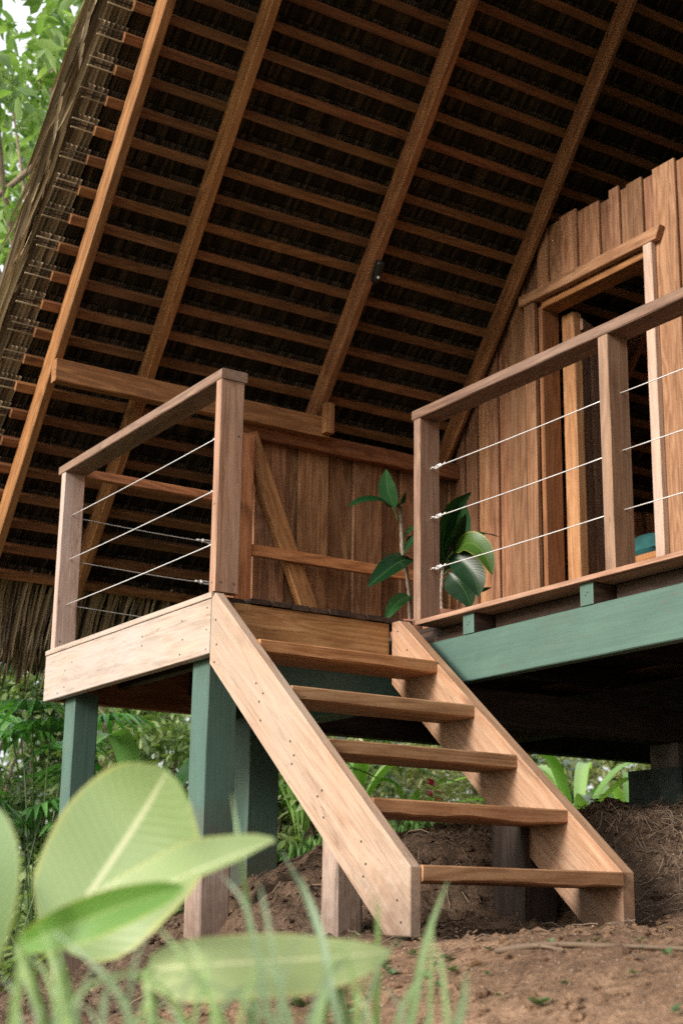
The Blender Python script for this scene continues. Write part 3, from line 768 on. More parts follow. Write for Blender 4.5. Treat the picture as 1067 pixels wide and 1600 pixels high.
# ------------------------------------------------------------------ stairs
stairs = empty('staircase', (3.2, 3.9, -.05), 'open wooden stairs of five treads between two slanting boards', 'staircase')
prof = [(5.216, .967), (5.216, 1.236), (5.19, 1.252), (3.841, .155), (3.841, -.054), (3.975, -.054)]
def scr(y, z): return (2.7305, y, z)
mb = MB(); prism(mb, [(a, b) for a, b in prof], 2.7315, 2.775, (1, 2, 0), (.78, .63), .004, 0)
sl = lambda t, o: (5.2 - 1.36 * t, 1.19 - 1.10 * t - o)
screws(mb, [scr(*sl(t, o)) for t, o in ((.02, .03), (.03, .12), (.02, .2), (.27, .05), (.29, .1), (.31, .05), (.30, .16), (.46, .08), (.48, .11), (.47, .15), (.62, .09), (.60, .13), (.63, .17), (.80, .07), (.82, .12), (.81, .17), (.95, .09), (.965, .14))], (-1, 0, 0), .0042)
mb.build('stringer', ['string', 'screw'], stairs)
prof2 = [(5.215, .967), (5.215, 1.236), (5.16, 1.236), (3.841, .162), (3.841, -.07), (3.975, -.07)]
mb = MB(); prism(mb, prof2, 3.61, 3.668, (1, 2, 0), (.78, .63), .004, 0); 
screws(mb, [(3.61, 5.17, 1.19), (3.61, 5.10, 1.10), (3.61, 3.98, .02)], (-1, 0, 0), .0042)
mb.build('stringer', ['stringin', 'screw'], stairs)
for k, (y, z) in enumerate(((3.832, .162), (4.106, .383), (4.382, .601), (4.64, .817), (4.885, 1.025))):
    mb = MB(); n = 26; rnd = R_.random(); vs, gs = [], []
    th = .052; dp = .225; x0, x1 = 2.776, 3.6095; live = .012 if k < 2 else .003
    for i in range(n + 1):
        t = i / n; x = x0 + (x1 - x0) * t
        e = live * (mnoise.noise(Vector((x * 3.5, k * 7.3, 0))) + .35 * mnoise.noise(Vector((x * 13, k * 7.3, 3)))) - (.006 if live > .01 else 0) * smooth(.25, .5, t) * (1 - smooth(.55, .8, t))
        fz = .0025 * mnoise.noise(Vector((x * 6, k * 3, 5)))
        sec = [(y + fz, z - th + .006 - e), (y + fz, z - .005), (y + .005, z), (y + dp - .004, z), (y + dp, z - .004), (y + dp, z - th), (y + .01, z - th - e)]
        for (a, b) in sec: vs.append((x, a, b)); gs.append((x, a - y, b - z))
    m_ = len(sec); fs = [tuple(range(m_)), tuple(n * m_ + q for q in range(m_ - 1, -1, -1))]
    for i in range(n):
        for q in range(m_): q2 = (q + 1) % m_; fs.append((i * m_ + q, i * m_ + m_ + q, i * m_ + m_ + q2, i * m_ + q2))
    mb.add(vs, fs, gs, rnd); mb.build('tread', 'tread' if k < 4 else 'golden', stairs)
blk = MB(); bx(blk, (3.575, 4.32, -.3), (3.74, 4.50, .345), 2, .006, 8, .006)
tag(blk.build('timber_post', 'dark'), 'short dark timber post standing in the soil behind the bottom tread', 'post')
blk = MB(); bx(blk, (2.778, 4.33, -.35), (2.885, 4.43, .41), 2, .008, 8, .008)
tag(blk.build('timber_post', 'greywood'), 'grey weathered timber stake under the left slanting stair board', 'post')

# ------------------------------------------------------------------ railings
def hook(mb, p, d, s=1.0):
    """eye screw with a little loop and a wire clamp, from the post face at p along d"""
    p, d = Vector(p), Vector(d).normalized(); up = Vector((0, 0, 1)); sd = d.cross(up)
    tube(mb, [p, p + d * .012 * s], .0025, 6)
    c = p + d * .024 * s; ring = [c + (d * math.cos(a) + sd * math.sin(a)) * .011 * s for a in [i * math.pi / 5 for i in range(11)]]
    tube(mb, ring, .0022, 6, cap=False)
    c2 = c + d * .028 * s
    ring = [c2 + (d * math.cos(a) * 1.8 + up * math.sin(a)) * .008 * s for a in [i * math.pi / 5 for i in range(11)]]
    tube(mb, ring, .002, 6, cap=False)
    q = c + d * .05 * s
    tube(mb, [q - up * .008, q + up * .008], .006 * s, 8); tube(mb, [q - sd * .009 - d * .004, q + sd * .009 - d * .004], .0045 * s, 8)
    tube(mb, [q, q + d * .02, q + d * .035 + up * .006], .002, 5)
def cable(parent, a, b, hooks=(0,), tb=None, sag=.004, r=.0024):
    a, b = Vector(a), Vector(b); mb = MB()
    pts = [a.lerp(b, i / 8) - Vector((0, 0, sag * math.sin(math.pi * i / 8))) for i in range(9)]
    tube(mb, pts, r, 6); o = mb.build('cable', 'steel', parent, True)
    d = (b - a).normalized()
    for h in hooks:
        mb = MB(); hook(mb, a if h == 0 else b, d if h == 0 else -d); mb.build('wire_clamp', 'steel', o, True)
    if tb:
        mb = MB(); s0 = a.lerp(b, tb); L = .10
        for q in (-1, 1): tube(mb, [s0 + Vector((0, 0, .007 * q)), s0 + d * L + Vector((0, 0, .007 * q))], .0025, 6)
        tube(mb, [s0 - d * .01, s0 + d * .012], .010, 8); tube(mb, [s0 + d * (L - .01), s0 + d * (L + .008)], .008, 8)
        tube(mb, [s0 - d * .04, s0 - d * .008], .0055, 8)
        for k in range(3):
            c = s0 + d * (L + .02 + .022 * k); sd = Vector((0, 0, 1)) if k % 2 else d.cross(Vector((0, 0, 1)))
            tube(mb, [c + (d * math.cos(t) * 1.5 + sd * math.sin(t)) * .008 for t in [i * math.pi / 5 for i in range(11)]], .002, 5, cap=False)
        mb.build('turnbuckle', 'steel', o, True)
rl = empty('railing', (2.78, 6.0, 1.26), 'side railing of the landing with wires between two posts', 'railing')
mb = MB(); bx(mb, (2.733, 5.20, 1.2615), (2.843, 5.248, 2.1695), 2, .003, 10, .0015)
screws(mb, [(2.733, 5.225, 1.30), (2.733, 5.225, 1.63)], (-1, 0, 0), .004); screws(mb, [(2.76, 5.20, 1.30), (2.82, 5.20, 1.30), (2.82, 5.20, 1.93)], (0, -1, 0), .004)
mb.build('post', ['post', 'screw'], rl)
mb = MB(); bx(mb, (2.733, 6.865, 1.2615), (2.843, 6.912, 2.1695), 2, .003, 10, .0015)
screws(mb, [(2.76, 6.865, 1.30)], (0, -1, 0), .004); mb.build('post', ['pale', 'screw'], rl)
mb = MB(); bx(mb, (2.729, 5.194, 2.170), (2.852, 6.945, 2.2145), 1, .004, 12, .002)
mb.build('handrail', 'rail', rl)
for z in (1.95, 1.72, 1.488): cable(rl, (2.785, 6.865, z), (2.785, 5.249, z), (1,))
r2 = empty('railing', (3.3, 6.93, 1.26), 'rear railing of the landing with thin wires and turnbuckles', 'railing')
mb = MB(); bx(mb, (2.854, 6.90, 2.172), (3.752, 6.945, 2.218), 0, .003, 8, .002); mb.build('handrail', 'teak', r2)
for z in (1.948, 1.721, 1.492): cable(r2, (2.844, 6.90, z), (3.752, 6.95, z), (), .80, .006, .0025)
r3 = empty('railing', (3.8, 4.2, 1.26), 'porch railing in front of the doorway with taut wires', 'railing')
mb = MB(); bx(mb, (3.741, 5.187, 1.2615), (3.851, 5.237, 2.1895), 2, .003, 10, .0015); mb.build('post', 'rail', r3)
mb = MB(); bx(mb, (3.741, 3.957, 1.2595), (3.846, 4.012, 2.1895), 2, .003, 10, .0015); mb.build('post', 'rail', r3)
mb = MB(); bx(mb, (3.741, 2.70, 1.2595), (3.851, 2.755, 2.1895), 2, .003); mb.build('post', 'rail', r3)
mb = MB(); bx(mb, (3.735, 2.66, 2.190), (3.858, 5.243, 2.2345), 1, .004, 16, .002); mb.build('handrail', 'rail', r3)
for z in (1.957, 1.726, 1.493):
    cable(r3, (3.80, 5.187, z), (3.80, 4.012, z), (0,)); cable(r3, (3.80, 3.957, z), (3.80, 2.755, z), ())

# ------------------------------------------------------------------ inside the doorway
bed = empty('bunk_bed', (6.3, 6.0, 1.26), 'raised wooden bunk frame seen through the doorway', 'bed')
for x, y in ((5.86, 6.60), (5.86, 5.55), (7.0, 6.60), (7.0, 5.55)):
    mb = MB(); bx(mb, (x, y, 1.258), (x + .06, y + .06, 2.36 if y > 6 else 2.02), 2, .003); mb.build('leg', 'golden', bed)
mb = MB(); bx(mb, (5.86, 6.661, 2.28), (7.06, 6.70, 2.36), 0, .003); mb.build('guard_rail', 'golden', bed)
mb = MB(); bx(mb, (5.85, 5.54, 1.96), (7.07, 6.599, 2.01), 1, .003); mb.build('platform', 'teak', bed)
def cushion(c, hx, hy, hz, rz):
    mb = MB(); vs, fs = [], []; n = 14
    for s in (1, -1):
        for i in range(n + 1):
            for j in range(n + 1):
                u, v = i / n * 2 - 1, j / n * 2 - 1
                e = max(0, (1 - u ** 4) * (1 - v ** 4)) ** .45
                x = u * hx * (1 - .06 * v * v); y = v * hy * (1 - .06 * u * u); z = s * hz * e * (1 + .15 * mnoise.noise(Vector((u * 2, v * 2, s))))
                vs.append(Vector(c) + Vector((x * math.cos(rz), y, z + x * math.sin(rz))))
    k = (n + 1) ** 2
    for s in range(2):
        for i in range(n):
            for j in range(n):
                a = s * k + i * (n + 1) + j; q = (a, a + n + 1, a + n + 2, a + 1); fs.append(q if s == 0 else q[::-1])
    mb.add(vs, fs); return mb.build('cushion', 'teal', None, True)
tag(cushion((6.08, 6.12, 2.10), .22, .24, .09, .25), 'teal cloth cushion lying inside the doorway', 'cushion')

# ------------------------------------------------------------------ plants on the porch
def leaf_obj(parent, mid, wl, wr, nrm, mat, cup=.25, wave=.03, shape=None, cross=4, name='leaf'):
    mb = MB(); blade(mb, bez(mid, 16), wl, wr, nrm, cup, cross, shape=shape, wave=wave); return mb.build(name, mat, parent, True)
def px(dep): return lambda u, v, dd=0: at(u, v, dep + dd)
lshape = lambda t: max(.015, math.sin(math.pi * (.03 + .97 * t) ** .80)) ** .75 * (1 - .12 * t)
def potted(base, label, dep, stempts, leaves, petioles):
    root = empty('potted_plant', base, label, 'plant'); P = px(dep)
    mb = MB(); b = Vector(base); rr = [.075, .085, .095, .10, .10, .088, .02]; zz = [0, .04, .09, .135, .15, .14, .135]
    tube(mb, [b + Vector((0, 0, z)) for z in zz], rr, 18); mb.build('pot', 'clay', root, True)
    mb = MB(); pts = bez([b + Vector((0, 0, .13))] + [P(*q) for q in stempts], 30)
    tube(mb, pts, [.0105 + .0025 * math.sin(i * 2.2) for i in range(len(pts))], 8)
    mb.build('stem', 'cane', root, True)
    for a in petioles:
        mb = MB(); tube(mb, bez([P(*q) for q in a], 8), .005, 6); mb.build('petiole', 'stem', root, True)
    for mid, w, nrm, mat in leaves: leaf_obj(root, [P(*q) for q in mid], w * 1.22, w * 1.22, nrm, mat, shape=lshape)
camup = RM @ Vector((0, -.6, -.8)); facing = RM @ Vector((0, 0, -1))
dA = 7.35
potted(tuple(RM @ Vector((0, 0, 0)) + Vector((at(640, 960, dA).x, at(640, 960, dA).y, 1.259))), 'leafy cane plant left of the porch post with drooping dark leaves', dA,
    [(640, 945), (637, 905), (630, 870), (628, 840), (627, 815), (625, 790)],
    [([(616, 793), (607, 770), (604, 752), (603, 733)], .040, facing + Vector((-.5, 0, 0)), 'houseleaf'),
     ([(612, 792, -.02), (590, 782, -.06), (565, 783, -.1), (543, 792, -.13)], .036, Vector((-.2, -.5, .8)), 'houseleaf'),
     ([(618, 792), (625, 785, -.05), (634, 768, -.1)], .022, facing + Vector((.6, .3, 0)), 'houseleaf'),
     ([(628, 868), (640, 850, -.05), (652, 835, -.08)], .035, Vector((-.4, -.6, .5)), 'houseleaf'),
     ([(640, 872), (620, 880, -.08), (597, 898, -.15), (574, 917, -.2)], .052, Vector((-.3, -.6, .6)), 'houseleaf'),
     ([(640, 865), (618, 866, .06), (590, 865, .12)], .018, Vector((-.2, -.2, .9)), 'houseleaf'),
     ([(630, 842), (640, 830, -.04), (655, 822, -.08)], .026, Vector((-.3, -.7, .5)), 'houseleaf'),
     ([(642, 930), (625, 938, -.05), (612, 952, -.1), (601, 972, -.14)], .032, Vector((-.4, -.7, .4)), 'houseleaf')],
    [[(622, 815), (617, 800), (612, 793)], [(627, 812), (628, 800), (624, 790)]])
dB = 7.1
potted((at(690, 950, dB).x, at(690, 950, dB).y, 1.259), 'leafy cane plant right of the porch post with one yellowing leaf', dB,
    [(690, 950), (689, 930), (691, 905), (692, 885)],
    [([(690, 890), (691, 850), (702, 800, -.05), (736, 769, -.1)], .055, facing + Vector((.6, 0, .3)), 'houseleaf'),
     ([(696, 890), (700, 860), (715, 825, -.03), (727, 803, -.05)], .055, facing + Vector((.8, 0, 0)), 'houseleaf'),
     ([(712, 858), (735, 848, -.08), (757, 866, -.14), (769, 898, -.18)], .050, facing + Vector((-.2, 0, .6)), 'houseleaf2'),
     ([(735, 845), (755, 835, .05), (783, 840, .08)], .030, Vector((0, -.3, .9)), 'houseleaf'),
     ([(706, 868), (725, 880, -.05), (742, 905, -.1), (748, 932, -.12)], .060, facing + Vector((-.3, 0, .3)), 'houseleaf'),
     ([(703, 895), (715, 908, -.03), (728, 928, -.05), (735, 950, -.06)], .060, facing + Vector((-.5, 0, .2)), 'houseleaf'),
     ([(692, 905), (712, 918, .05), (742, 925, .08), (768, 918, .1)], .040, Vector((-.2, -.5, .8)), 'houseleaf'),
     ([(695, 880), (712, 845, .04), (722, 812, .06), (720, 782, .06)], .044, facing + Vector((.2, .2, 0)), 'houseleaf'),
     ([(690, 895), (688, 870, .05), (690, 840, .08), (697, 815, .1)], .040, facing + Vector((.3, 0, 0)), 'houseleaf')],
    [[(692, 890), (697, 875), (708, 862)], [(693, 900), (700, 890), (704, 893)], [(692, 885), (710, 868), (735, 846)]])

# ------------------------------------------------------------------ foreground leaves
big = empty('broadleaf_plant', (1.0, 1.75, -.6), 'big leaved plant with pale green paddle leaves close to the viewer', 'plant')
pshape = lambda t: max(.03, math.sin(math.pi * min(1, .05 + .94 * t) ** 1.12)) ** .56
def widthm(pxw, d): return pxw / F * d
d1 = 2.05
leaf_obj(big, [at(82, 1462, d1 - .02), at(122, 1420, d1), at(187, 1326, d1 + .04), at(232, 1256, d1 + .05), at(262, 1205, d1 + .03)], widthm(108, d1), widthm(138, d1), facing + RM @ Vector((-.2, -.15, 0)), 'bigleaf', .10, .06, pshape, 8)
leaf_obj(big, [at(80, 1478, 1.88), at(180, 1420, 1.87), at(290, 1368, 1.88), at(365, 1337, 1.92), at(430, 1313, 1.97)], widthm(50, 1.87), widthm(46, 1.87), RM @ Vector((-.25, -.80, -.45)), 'bigleaf', .45, .05, pshape, 8)
leaf_obj(big, [at(232, 1514, 1.80), at(320, 1507, 1.80), at(450, 1500, 1.86), at(550, 1493, 1.90), at(610, 1486, 1.93)], widthm(62, 1.8), widthm(72, 1.8), RM @ Vector((-.10, -.62, -.62)), 'bigleaf3', -.10, .07, lambda t: max(.03, math.sin(math.pi * (.05 + .94 * t) ** .85)) ** .7 * (1 - .25 * t), 8)
leaf_obj(big, [at(30, 1478, 1.80), at(95, 1452, 1.78), at(185, 1418, 1.78), at(285, 1386, 1.80)], widthm(32, 1.8), widthm(34, 1.8), RM @ Vector((.15, -.35, -.9)), 'bigleaf2', .3, .05, pshape, 6)
leaf_obj(big, [at(-38, 1560, 1.72), at(-25, 1450, 1.72), at(-10, 1350, 1.74), at(-8, 1262, 1.78)], widthm(45, 1.72), widthm(44, 1.72), facing + RM @ Vector((.3, 0, 0)), 'bigleaf', .15, .02, pshape, 6)
bb = Vector((.92, 1.72, -.75)); bb.z = ground(bb.x, bb.y) - .02
for tgt in ((82, 1462, 2.03), (80, 1478, 1.88), (232, 1514, 1.80), (30, 1478, 1.80), (-38, 1560, 1.72)):
    mb = MB(); e = at(*tgt); tube(mb, bez([bb + Vector((R_.gauss(0, .02), R_.gauss(0, .02), 0)), bb.lerp(e, .5) + Vector((0, 0, -.02)), e], 10), [.011] * 6 + [.008] * 5, 7); mb.build('stalk', 'stem', big, True)
# grass tufts in front
def gblade(mb, pts, w, nrm=None):
    P = [at(*p) for p in pts]
    blade(mb, bez(P, 14), w, w, nrm or facing, .3, 1, shape=lambda t: (1 - t ** 2.2) * .95 + .05)
tufts = [
 ('long blades of grass growing in front of the pale lower leaf', [
  ([(580, 1720, 1.9), (520, 1520, 1.9), (478, 1400, 1.95), (440, 1330, 2.0)], 12), ([(560, 1720, 1.8), (520, 1560, 1.8), (500, 1450, 1.85), (470, 1370, 1.9)], 11),
  ([(440, 1720, 1.7), (415, 1560, 1.7), (385, 1420, 1.72), (345, 1365, 1.75)], 8), ([(400, 1720, 1.9), (395, 1500, 1.9), (378, 1350, 1.95), (362, 1240, 2.0)], 8),
  ([(450, 1700, 1.6), (440, 1560, 1.6), (418, 1440, 1.62), (405, 1380, 1.65)], 7), ([(560, 1680, 1.6), (556, 1570, 1.6), (545, 1500, 1.6), (515, 1482, 1.6)], 7)]),
 ('bright grass blades standing in front of the bottom step', [
  ([(600, 1740, 1.9), (640, 1600, 1.9), (665, 1470, 1.92), (700, 1375, 1.95)], 13), ([(700, 1740, 1.6), (708, 1630, 1.6), (724, 1560, 1.6), (728, 1515, 1.6)], 14),
  ([(590, 1700, 2.0), (588, 1580, 2.0), (590, 1450, 2.0), (588, 1400, 2.0)], 9), ([(640, 1740, 1.8), (650, 1660, 1.8), (668, 1590, 1.8), (672, 1560, 1.8)], 7)]),
 ('grey green grass blades crossing below the big leaf', [
  ([(240, 1700, 1.5), (190, 1560, 1.5), (130, 1490, 1.52), (75, 1450, 1.55)], 9), ([(20, 1760, 1.5), (90, 1600, 1.5), (160, 1530, 1.5), (300, 1520, 1.52)], 9),
  ([(330, 1740, 1.55), (300, 1620, 1.55), (250, 1540, 1.55), (180, 1520, 1.55)], 9), ([(380, 1740, 1.6), (350, 1600, 1.6), (290, 1500, 1.6), (240, 1440, 1.62)], 9),
  ([(480, 1720, 1.5), (440, 1620, 1.5), (380, 1560, 1.5), (270, 1520, 1.5)], 8), ([(300, 1700, 1.7), (330, 1600, 1.7), (380, 1545, 1.7), (460, 1535, 1.7)], 9),
  ([(20, 1740, 1.45), (22, 1600, 1.45), (30, 1520, 1.45), (35, 1440, 1.45)], 13), ([(150, 1740, 1.6), (170, 1640, 1.6), (160, 1560, 1.6), (215, 1500, 1.6)], 6)]),
]
def rblades(u0, u1, k, d0=1.45, d1=2.1):
    o = []
    for _ in range(k):
        u = R_.uniform(u0, u1); d = R_.uniform(d0, d1); ln = R_.gauss(0, 70); h = R_.uniform(1430, 1570)
        o.append(([(u, 1760, d), (u + ln * .15, 1760 - (1760 - h) * .45, d), (u + ln * .5, 1760 - (1760 - h) * .8, d + .02), (u + ln, h + abs(ln) * .25, d + .04)], R_.uniform(4, 9)))
    return o
tufts = [(tufts[0][0], tufts[0][1] + rblades(330, 600, 20)), (tufts[1][0], tufts[1][1] + rblades(560, 740, 4)), (tufts[2][0], tufts[2][1] + rblades(30, 330, 16, 1.45, 1.65))]
for lab, bl in tufts:
    mb = MB()
    for pts, w in bl: gblade(mb, pts, widthm(w * .66, pts[0][2]))
    cen = at(*bl[0][0][0]); 
    for _ in range(14):                     # rest of the tuft, mostly below the frame
        b0 = cen + Vector((R_.gauss(0, .09), R_.gauss(0, .09), 0)); b0.z = ground(b0.x, b0.y) - .01
        L = R_.uniform(.15, .36); a = R_.uniform(0, 6.28)
        b1 = b0 + Vector((.05 * math.cos(a), .05 * math.sin(a), L * .6)); b2 = b0 + Vector((.14 * math.cos(a), .14 * math.sin(a), L))
        blade(mb, bez([b0, b1, b2], 8), .006, .006, facing, .3, 1, shape=lambda t: (1 - t ** 2.2) * .95 + .05)
    for pts, w in bl:                       # roots down to the soil
        p = at(*pts[0]); q = Vector((p.x, p.y, ground(p.x, p.y) - .01))
        if q.z < p.z: blade(mb, bez([q, p], 4), widthm(w * .5, pts[0][2]), widthm(w * .5, pts[0][2]), facing, .3, 1, shape=lambda t: .9)
    tag(mb.build('grass_tuft', 'blade', None, True), lab, 'grass')

# small weeds and fallen stems on the soil in front of the stairs
mb = MB()
def hit(u, v):                              # where the sight line meets the soil
    d = 2.2
    while d < 16:
        p = at(u, v, d)
        if p.z < ground(p.x, p.y): break
        d += .03
    return p
for u, v, s in ((592, 1512, .035), (612, 1530, .03), (645, 1498, .03), (665, 1535, .035), (705, 1525, .035), (760, 1530, .02), (880, 1545, .02), (990, 1530, .02), (1040, 1500, .03), (680, 1515, .03), (700, 1505, .03), (690, 1550, .03), (840, 1580, .045), (835, 1482, .03), (860, 1480, .025), (905, 1480, .02), (945, 1480, .02), (1000, 1478, .02), (1010, 1490, .03), (620, 1485, .02), (585, 1500, .03), (600, 1520, .03), (1050, 1590, .03), (760, 1490, .02), (930, 1478, .025), (780, 1565, .02), (450, 1560, .05), (500, 1580, .05), (470, 1580, .05), (540, 1595, .04)):
    p = hit(u, v)
    for k in range(R_.randint(4, 7)):
        a = R_.uniform(0, 6.28); cheap_leaf(mb, p + Vector((0, 0, .012)), (math.cos(a), math.sin(a), R_.uniform(.1, .9)), (0, 0, 1), s * R_.uniform(.6, 1.1), s * .55)
struct(mb.build('weeds', 'weed'), 'tiny green weeds sprouting from the soil', 'stuff')
mb2 = MB()
for _ in range(170):
    x, y = R_.uniform(1.8, 5.0), R_.uniform(3.0, 7.0); a = R_.uniform(0, 6.28); L = R_.uniform(.02, .06)
    cheap_leaf(mb2, (x, y, ground(x, y) + .012), (math.cos(a), math.sin(a), R_.uniform(-.1, .4)), (R_.gauss(0, .4), R_.gauss(0, .4), 1), L, L * .4, R_.uniform(0, 1.5))
struct(mb2.build('leaf_litter', 'dryleaf'), 'dry brown leaves scattered on the soil', 'stuff')
def onsoil(pts, lift): 
    o = []
    for u, v in pts:
        p = hit(u, v); p.z = ground(p.x, p.y) + lift; o.append(p)
    return o
for lab, pts, r in (('pale fallen branch lying on the soil right of the bottom step', [(775, 1492), (830, 1486), (880, 1484), (940, 1483), (1000, 1489), (1075, 1492)], .009), ('short broken branch lying on the soil just below the dark timber post', [(790, 1487), (820, 1484), (850, 1487), (880, 1489)], .007)):
    mb = MB(); P = bez(onsoil(pts, r * .9), 18); tube(mb, P, [r * (1 - .5 * i / len(P)) for i in range(len(P))], 7)
    o = tag(mb.build('fallen_branch', 'litter', None, True), lab, 'branch')
mb = MB(); p = hit(930, 1262)
for k in range(6):
    a = k * 1.05; cheap_leaf(mb, p + Vector((0, 0, .03)), (math.cos(a), math.sin(a), .5), (0, 0, 1), .035, .022)
tag(mb.build('fallen_blossom', 'white'), 'small white blossom lying on top of the soil bank', 'blossom')

# ------------------------------------------------------------------ background vegetation
def foliage(mb, centers, n, leaf, asp=.34, hang=.5, flat=False):
    """n leaves in small sprigs scattered through the given clumps (centre, radius xyz)"""
    k = 0
    while k < n:
        c, rad = R_.choice(centers); rad = Vector(rad)
        while True:
            q = Vector((R_.uniform(-1, 1), R_.uniform(-1, 1), R_.uniform(-1, 1)))
            if q.length < 1: break
        q = q * (.55 + .45 * q.length) if q.length > 0 else q
        p = Vector(c) + Vector((q.x * rad.x, q.y * rad.y, q.z * rad.z))
        td = Vector((R_.gauss(0, 1), R_.gauss(0, 1), R_.gauss(-hang * .4, .6))).normalized()
        for j in range(R_.randint(4, 8)):
            a = R_.uniform(0, 6.28); d = td * .6 + Vector((math.cos(a), math.sin(a), R_.gauss(-hang, .35)))
            L = leaf * R_.uniform(.55, 1.25)
            cheap_leaf(mb, p + td * (j * leaf * .22), d, (R_.gauss(0, .5), R_.gauss(0, .5), 1), L, L * asp * R_.uniform(.8, 1.2), R_.uniform(0, .8)); k += 1
def clumps(c, R, n, r):
    out = []
    for _ in range(n):
        while True:
            q = Vector((R_.uniform(-1, 1), R_.uniform(-1, 1), R_.uniform(-1, 1)))
            if .25 < q.length < 1: break
        s = r * R_.uniform(.6, 1.3)
        out.append((Vector(c) + Vector((q.x * R[0], q.y * R[1], q.z * R[2])), (s, s, s * .75)))
    return out
def tree(label, base, crown_c, crown_r, nl, leaf, mat, bark='bark', tr=.14, limbs=9, nclump=26, cr=.5, group='trees behind the hut', asp=.34):
    b = Vector(base); b.z = ground(b.x, b.y) - .1
    root = empty('tree', b, label, 'tree', group); cc = Vector(crown_c); mb = MB()
    cl = clumps(cc, crown_r, nclump, cr)
    top = cc + Vector((0, 0, crown_r[2] * .3)); P = bez([b, b.lerp(top, .35) + Vector((R_.gauss(0, .15), R_.gauss(0, .15), 0)), b.lerp(top, .7) + Vector((R_.gauss(0, .2), R_.gauss(0, .2), 0)), top], 16)
    tube(mb, P, [tr * (1 - .75 * i / (len(P) - 1)) for i in range(len(P))], 9)
    for k in range(limbs):
        s = P[R_.randint(len(P) * 2 // 5, len(P) - 2)]; e = R_.choice(cl)[0]
        mm = s.lerp(e, .5) + Vector((R_.gauss(0, .12), R_.gauss(0, .12), R_.uniform(0, .25)))
        Q = bez([s, mm, e], 10); tube(mb, Q, [tr * .38 * (1 - .8 * i / (len(Q) - 1)) for i in range(len(Q))], 6)
    mb.build('trunk', bark, root, True)
    mb = MB(); foliage(mb, cl, nl, leaf, asp); mb.build('crown', mat, root, True)
    return root
pA = at(70, 190, 12.5)
tree('bright leafy tree close to the gable edge of the thatch', (pA.x + 1.3, pA.y + .2, 0), pA, (2.0, 2.0, 2.3), 4000, .20, 'tree', 'palebark', .10, 14, 40, .5)
pA2 = at(-160, 330, 15)
tree('dense tree farther out beyond the gable edge', (pA2.x - .9, pA2.y, 0), pA2, (2.6, 2.6, 3.0), 4200, .22, 'tree', 'bark', .18, 12, 36, .6)
pA3 = at(60, 480, 16)
tree('darker tree standing low behind the thatch verge', (pA3.x + 1.2, pA3.y, 0), pA3, (2.0, 2.0, 2.1), 3800, .2, 'tree', 'bark', .16, 10, 32, .6)
pA5 = at(420, 520, 22)
tree('tall tree directly behind the thatch roof', (pA5.x, pA5.y, 0), pA5 + Vector((0, 0, 1)), (4, 4, 3.5), 3000, .32, 'treedark', 'bark', .25, 9, 36, .9)
def shrub(label, u, v, d, R, nl, leaf, mat, group='shrubs behind the hut', asp=.36, nclump=14):
    c = at(u, v, d); gz = ground(c.x, c.y); top = c.z + R[2]
    root = empty('shrub', (c.x, c.y, gz - .03), label, 'shrub', group); cl = clumps(c, R, nclump, min(R) * .5)
    cl += [((c.x + R_.uniform(-R[0], R[0]) * .8, c.y + R_.uniform(-R[1], R[1]) * .8, gz + (c.z - gz) * R_.uniform(.1, .9)), (R[0] * .4, R[1] * .4, R[2] * .35)) for _ in range(6)]
    mb = MB()
    for k in range(9):
        e = Vector(R_.choice(cl)[0]); s = Vector((c.x + R_.gauss(0, .08), c.y + R_.gauss(0, .08), gz - .03))
        Q = bez([s, s.lerp(e, .5) + Vector((R_.gauss(0, .06), R_.gauss(0, .06), .1)), e], 8); tube(mb, Q, [.02 * (1 - .8 * i / (len(Q) - 1)) for i in range(len(Q))], 5)
    mb.build('stems', 'bark', root, True)
    mb = MB(); foliage(mb, cl, nl, leaf, asp, .35); mb.build('leaves', mat, root, True)
shr = [
 ('dark shrub at the far left below the thatch eave', -40, 1120, 11.5, (.9, .9, 1.0), 5200, .095, 'treedark'),
 ('dense leafy shrub left of the front landing posts', 90, 1180, 12.5, (.9, .9, 1.0), 5200, .095, 'shrub'),
 ('loose light shrub between the two front landing posts', 230, 1160, 12.0, (.8, .8, .95), 4200, .10, 'shrub'),
 ('tall leafy shrub closing the gap behind the far landing post', 250, 1090, 14.0, (1.3, 1.0, 1.0), 4200, .12, 'shrub'),
 ('tangled shrub right behind the dark third post', 430, 1200, 12.5, (.9, .9, .9), 4200, .10, 'shrub'),
 ('pale olive shrub seen under the fourth tread', 600, 1190, 13.2, (1.1, .8, 1.0), 6500, .065, 'pale_shrub'),
 ('pale olive shrub seen right behind the stairs', 760, 1190, 14.2, (1.2, .8, 1.0), 6500, .065, 'pale_shrub'),
 ('pale olive shrub seen under the porch floor', 930, 1185, 15.0, (1.3, .9, 1.0), 6500, .065, 'pale_shrub'),
 ('low shrub at the back of the porch pier', 1090, 1180, 14.5, (1.0, 1.0, .9), 4000, .08, 'pale_shrub'),
 ('bushy green shrub at the base of the dark third post', 450, 1275, 9.6, (.5, .5, .42), 1700, .12, 'shrub'),
]
for s in shr: shrub(*s)
# a far-off belt of wood that closes the view
mb = MB()
for k in range(150):
    a = math.radians(-75 + k * 1.35 + R_.uniform(-1, 1)); d = R_.uniform(21, 30)
    c = Vector((math.sin(a + .57) * d, math.cos(a + .57) * d, 0)); c.z = ground(c.x, c.y) + R_.uniform(.5, 3.2)
    foliage(mb, [(c, (1.6, 1.6, 1.3))], 210, .42, .5)
struct(mb.build('far_woods', 'treedark', None, True), 'far wood closing the view behind the garden', 'stuff')

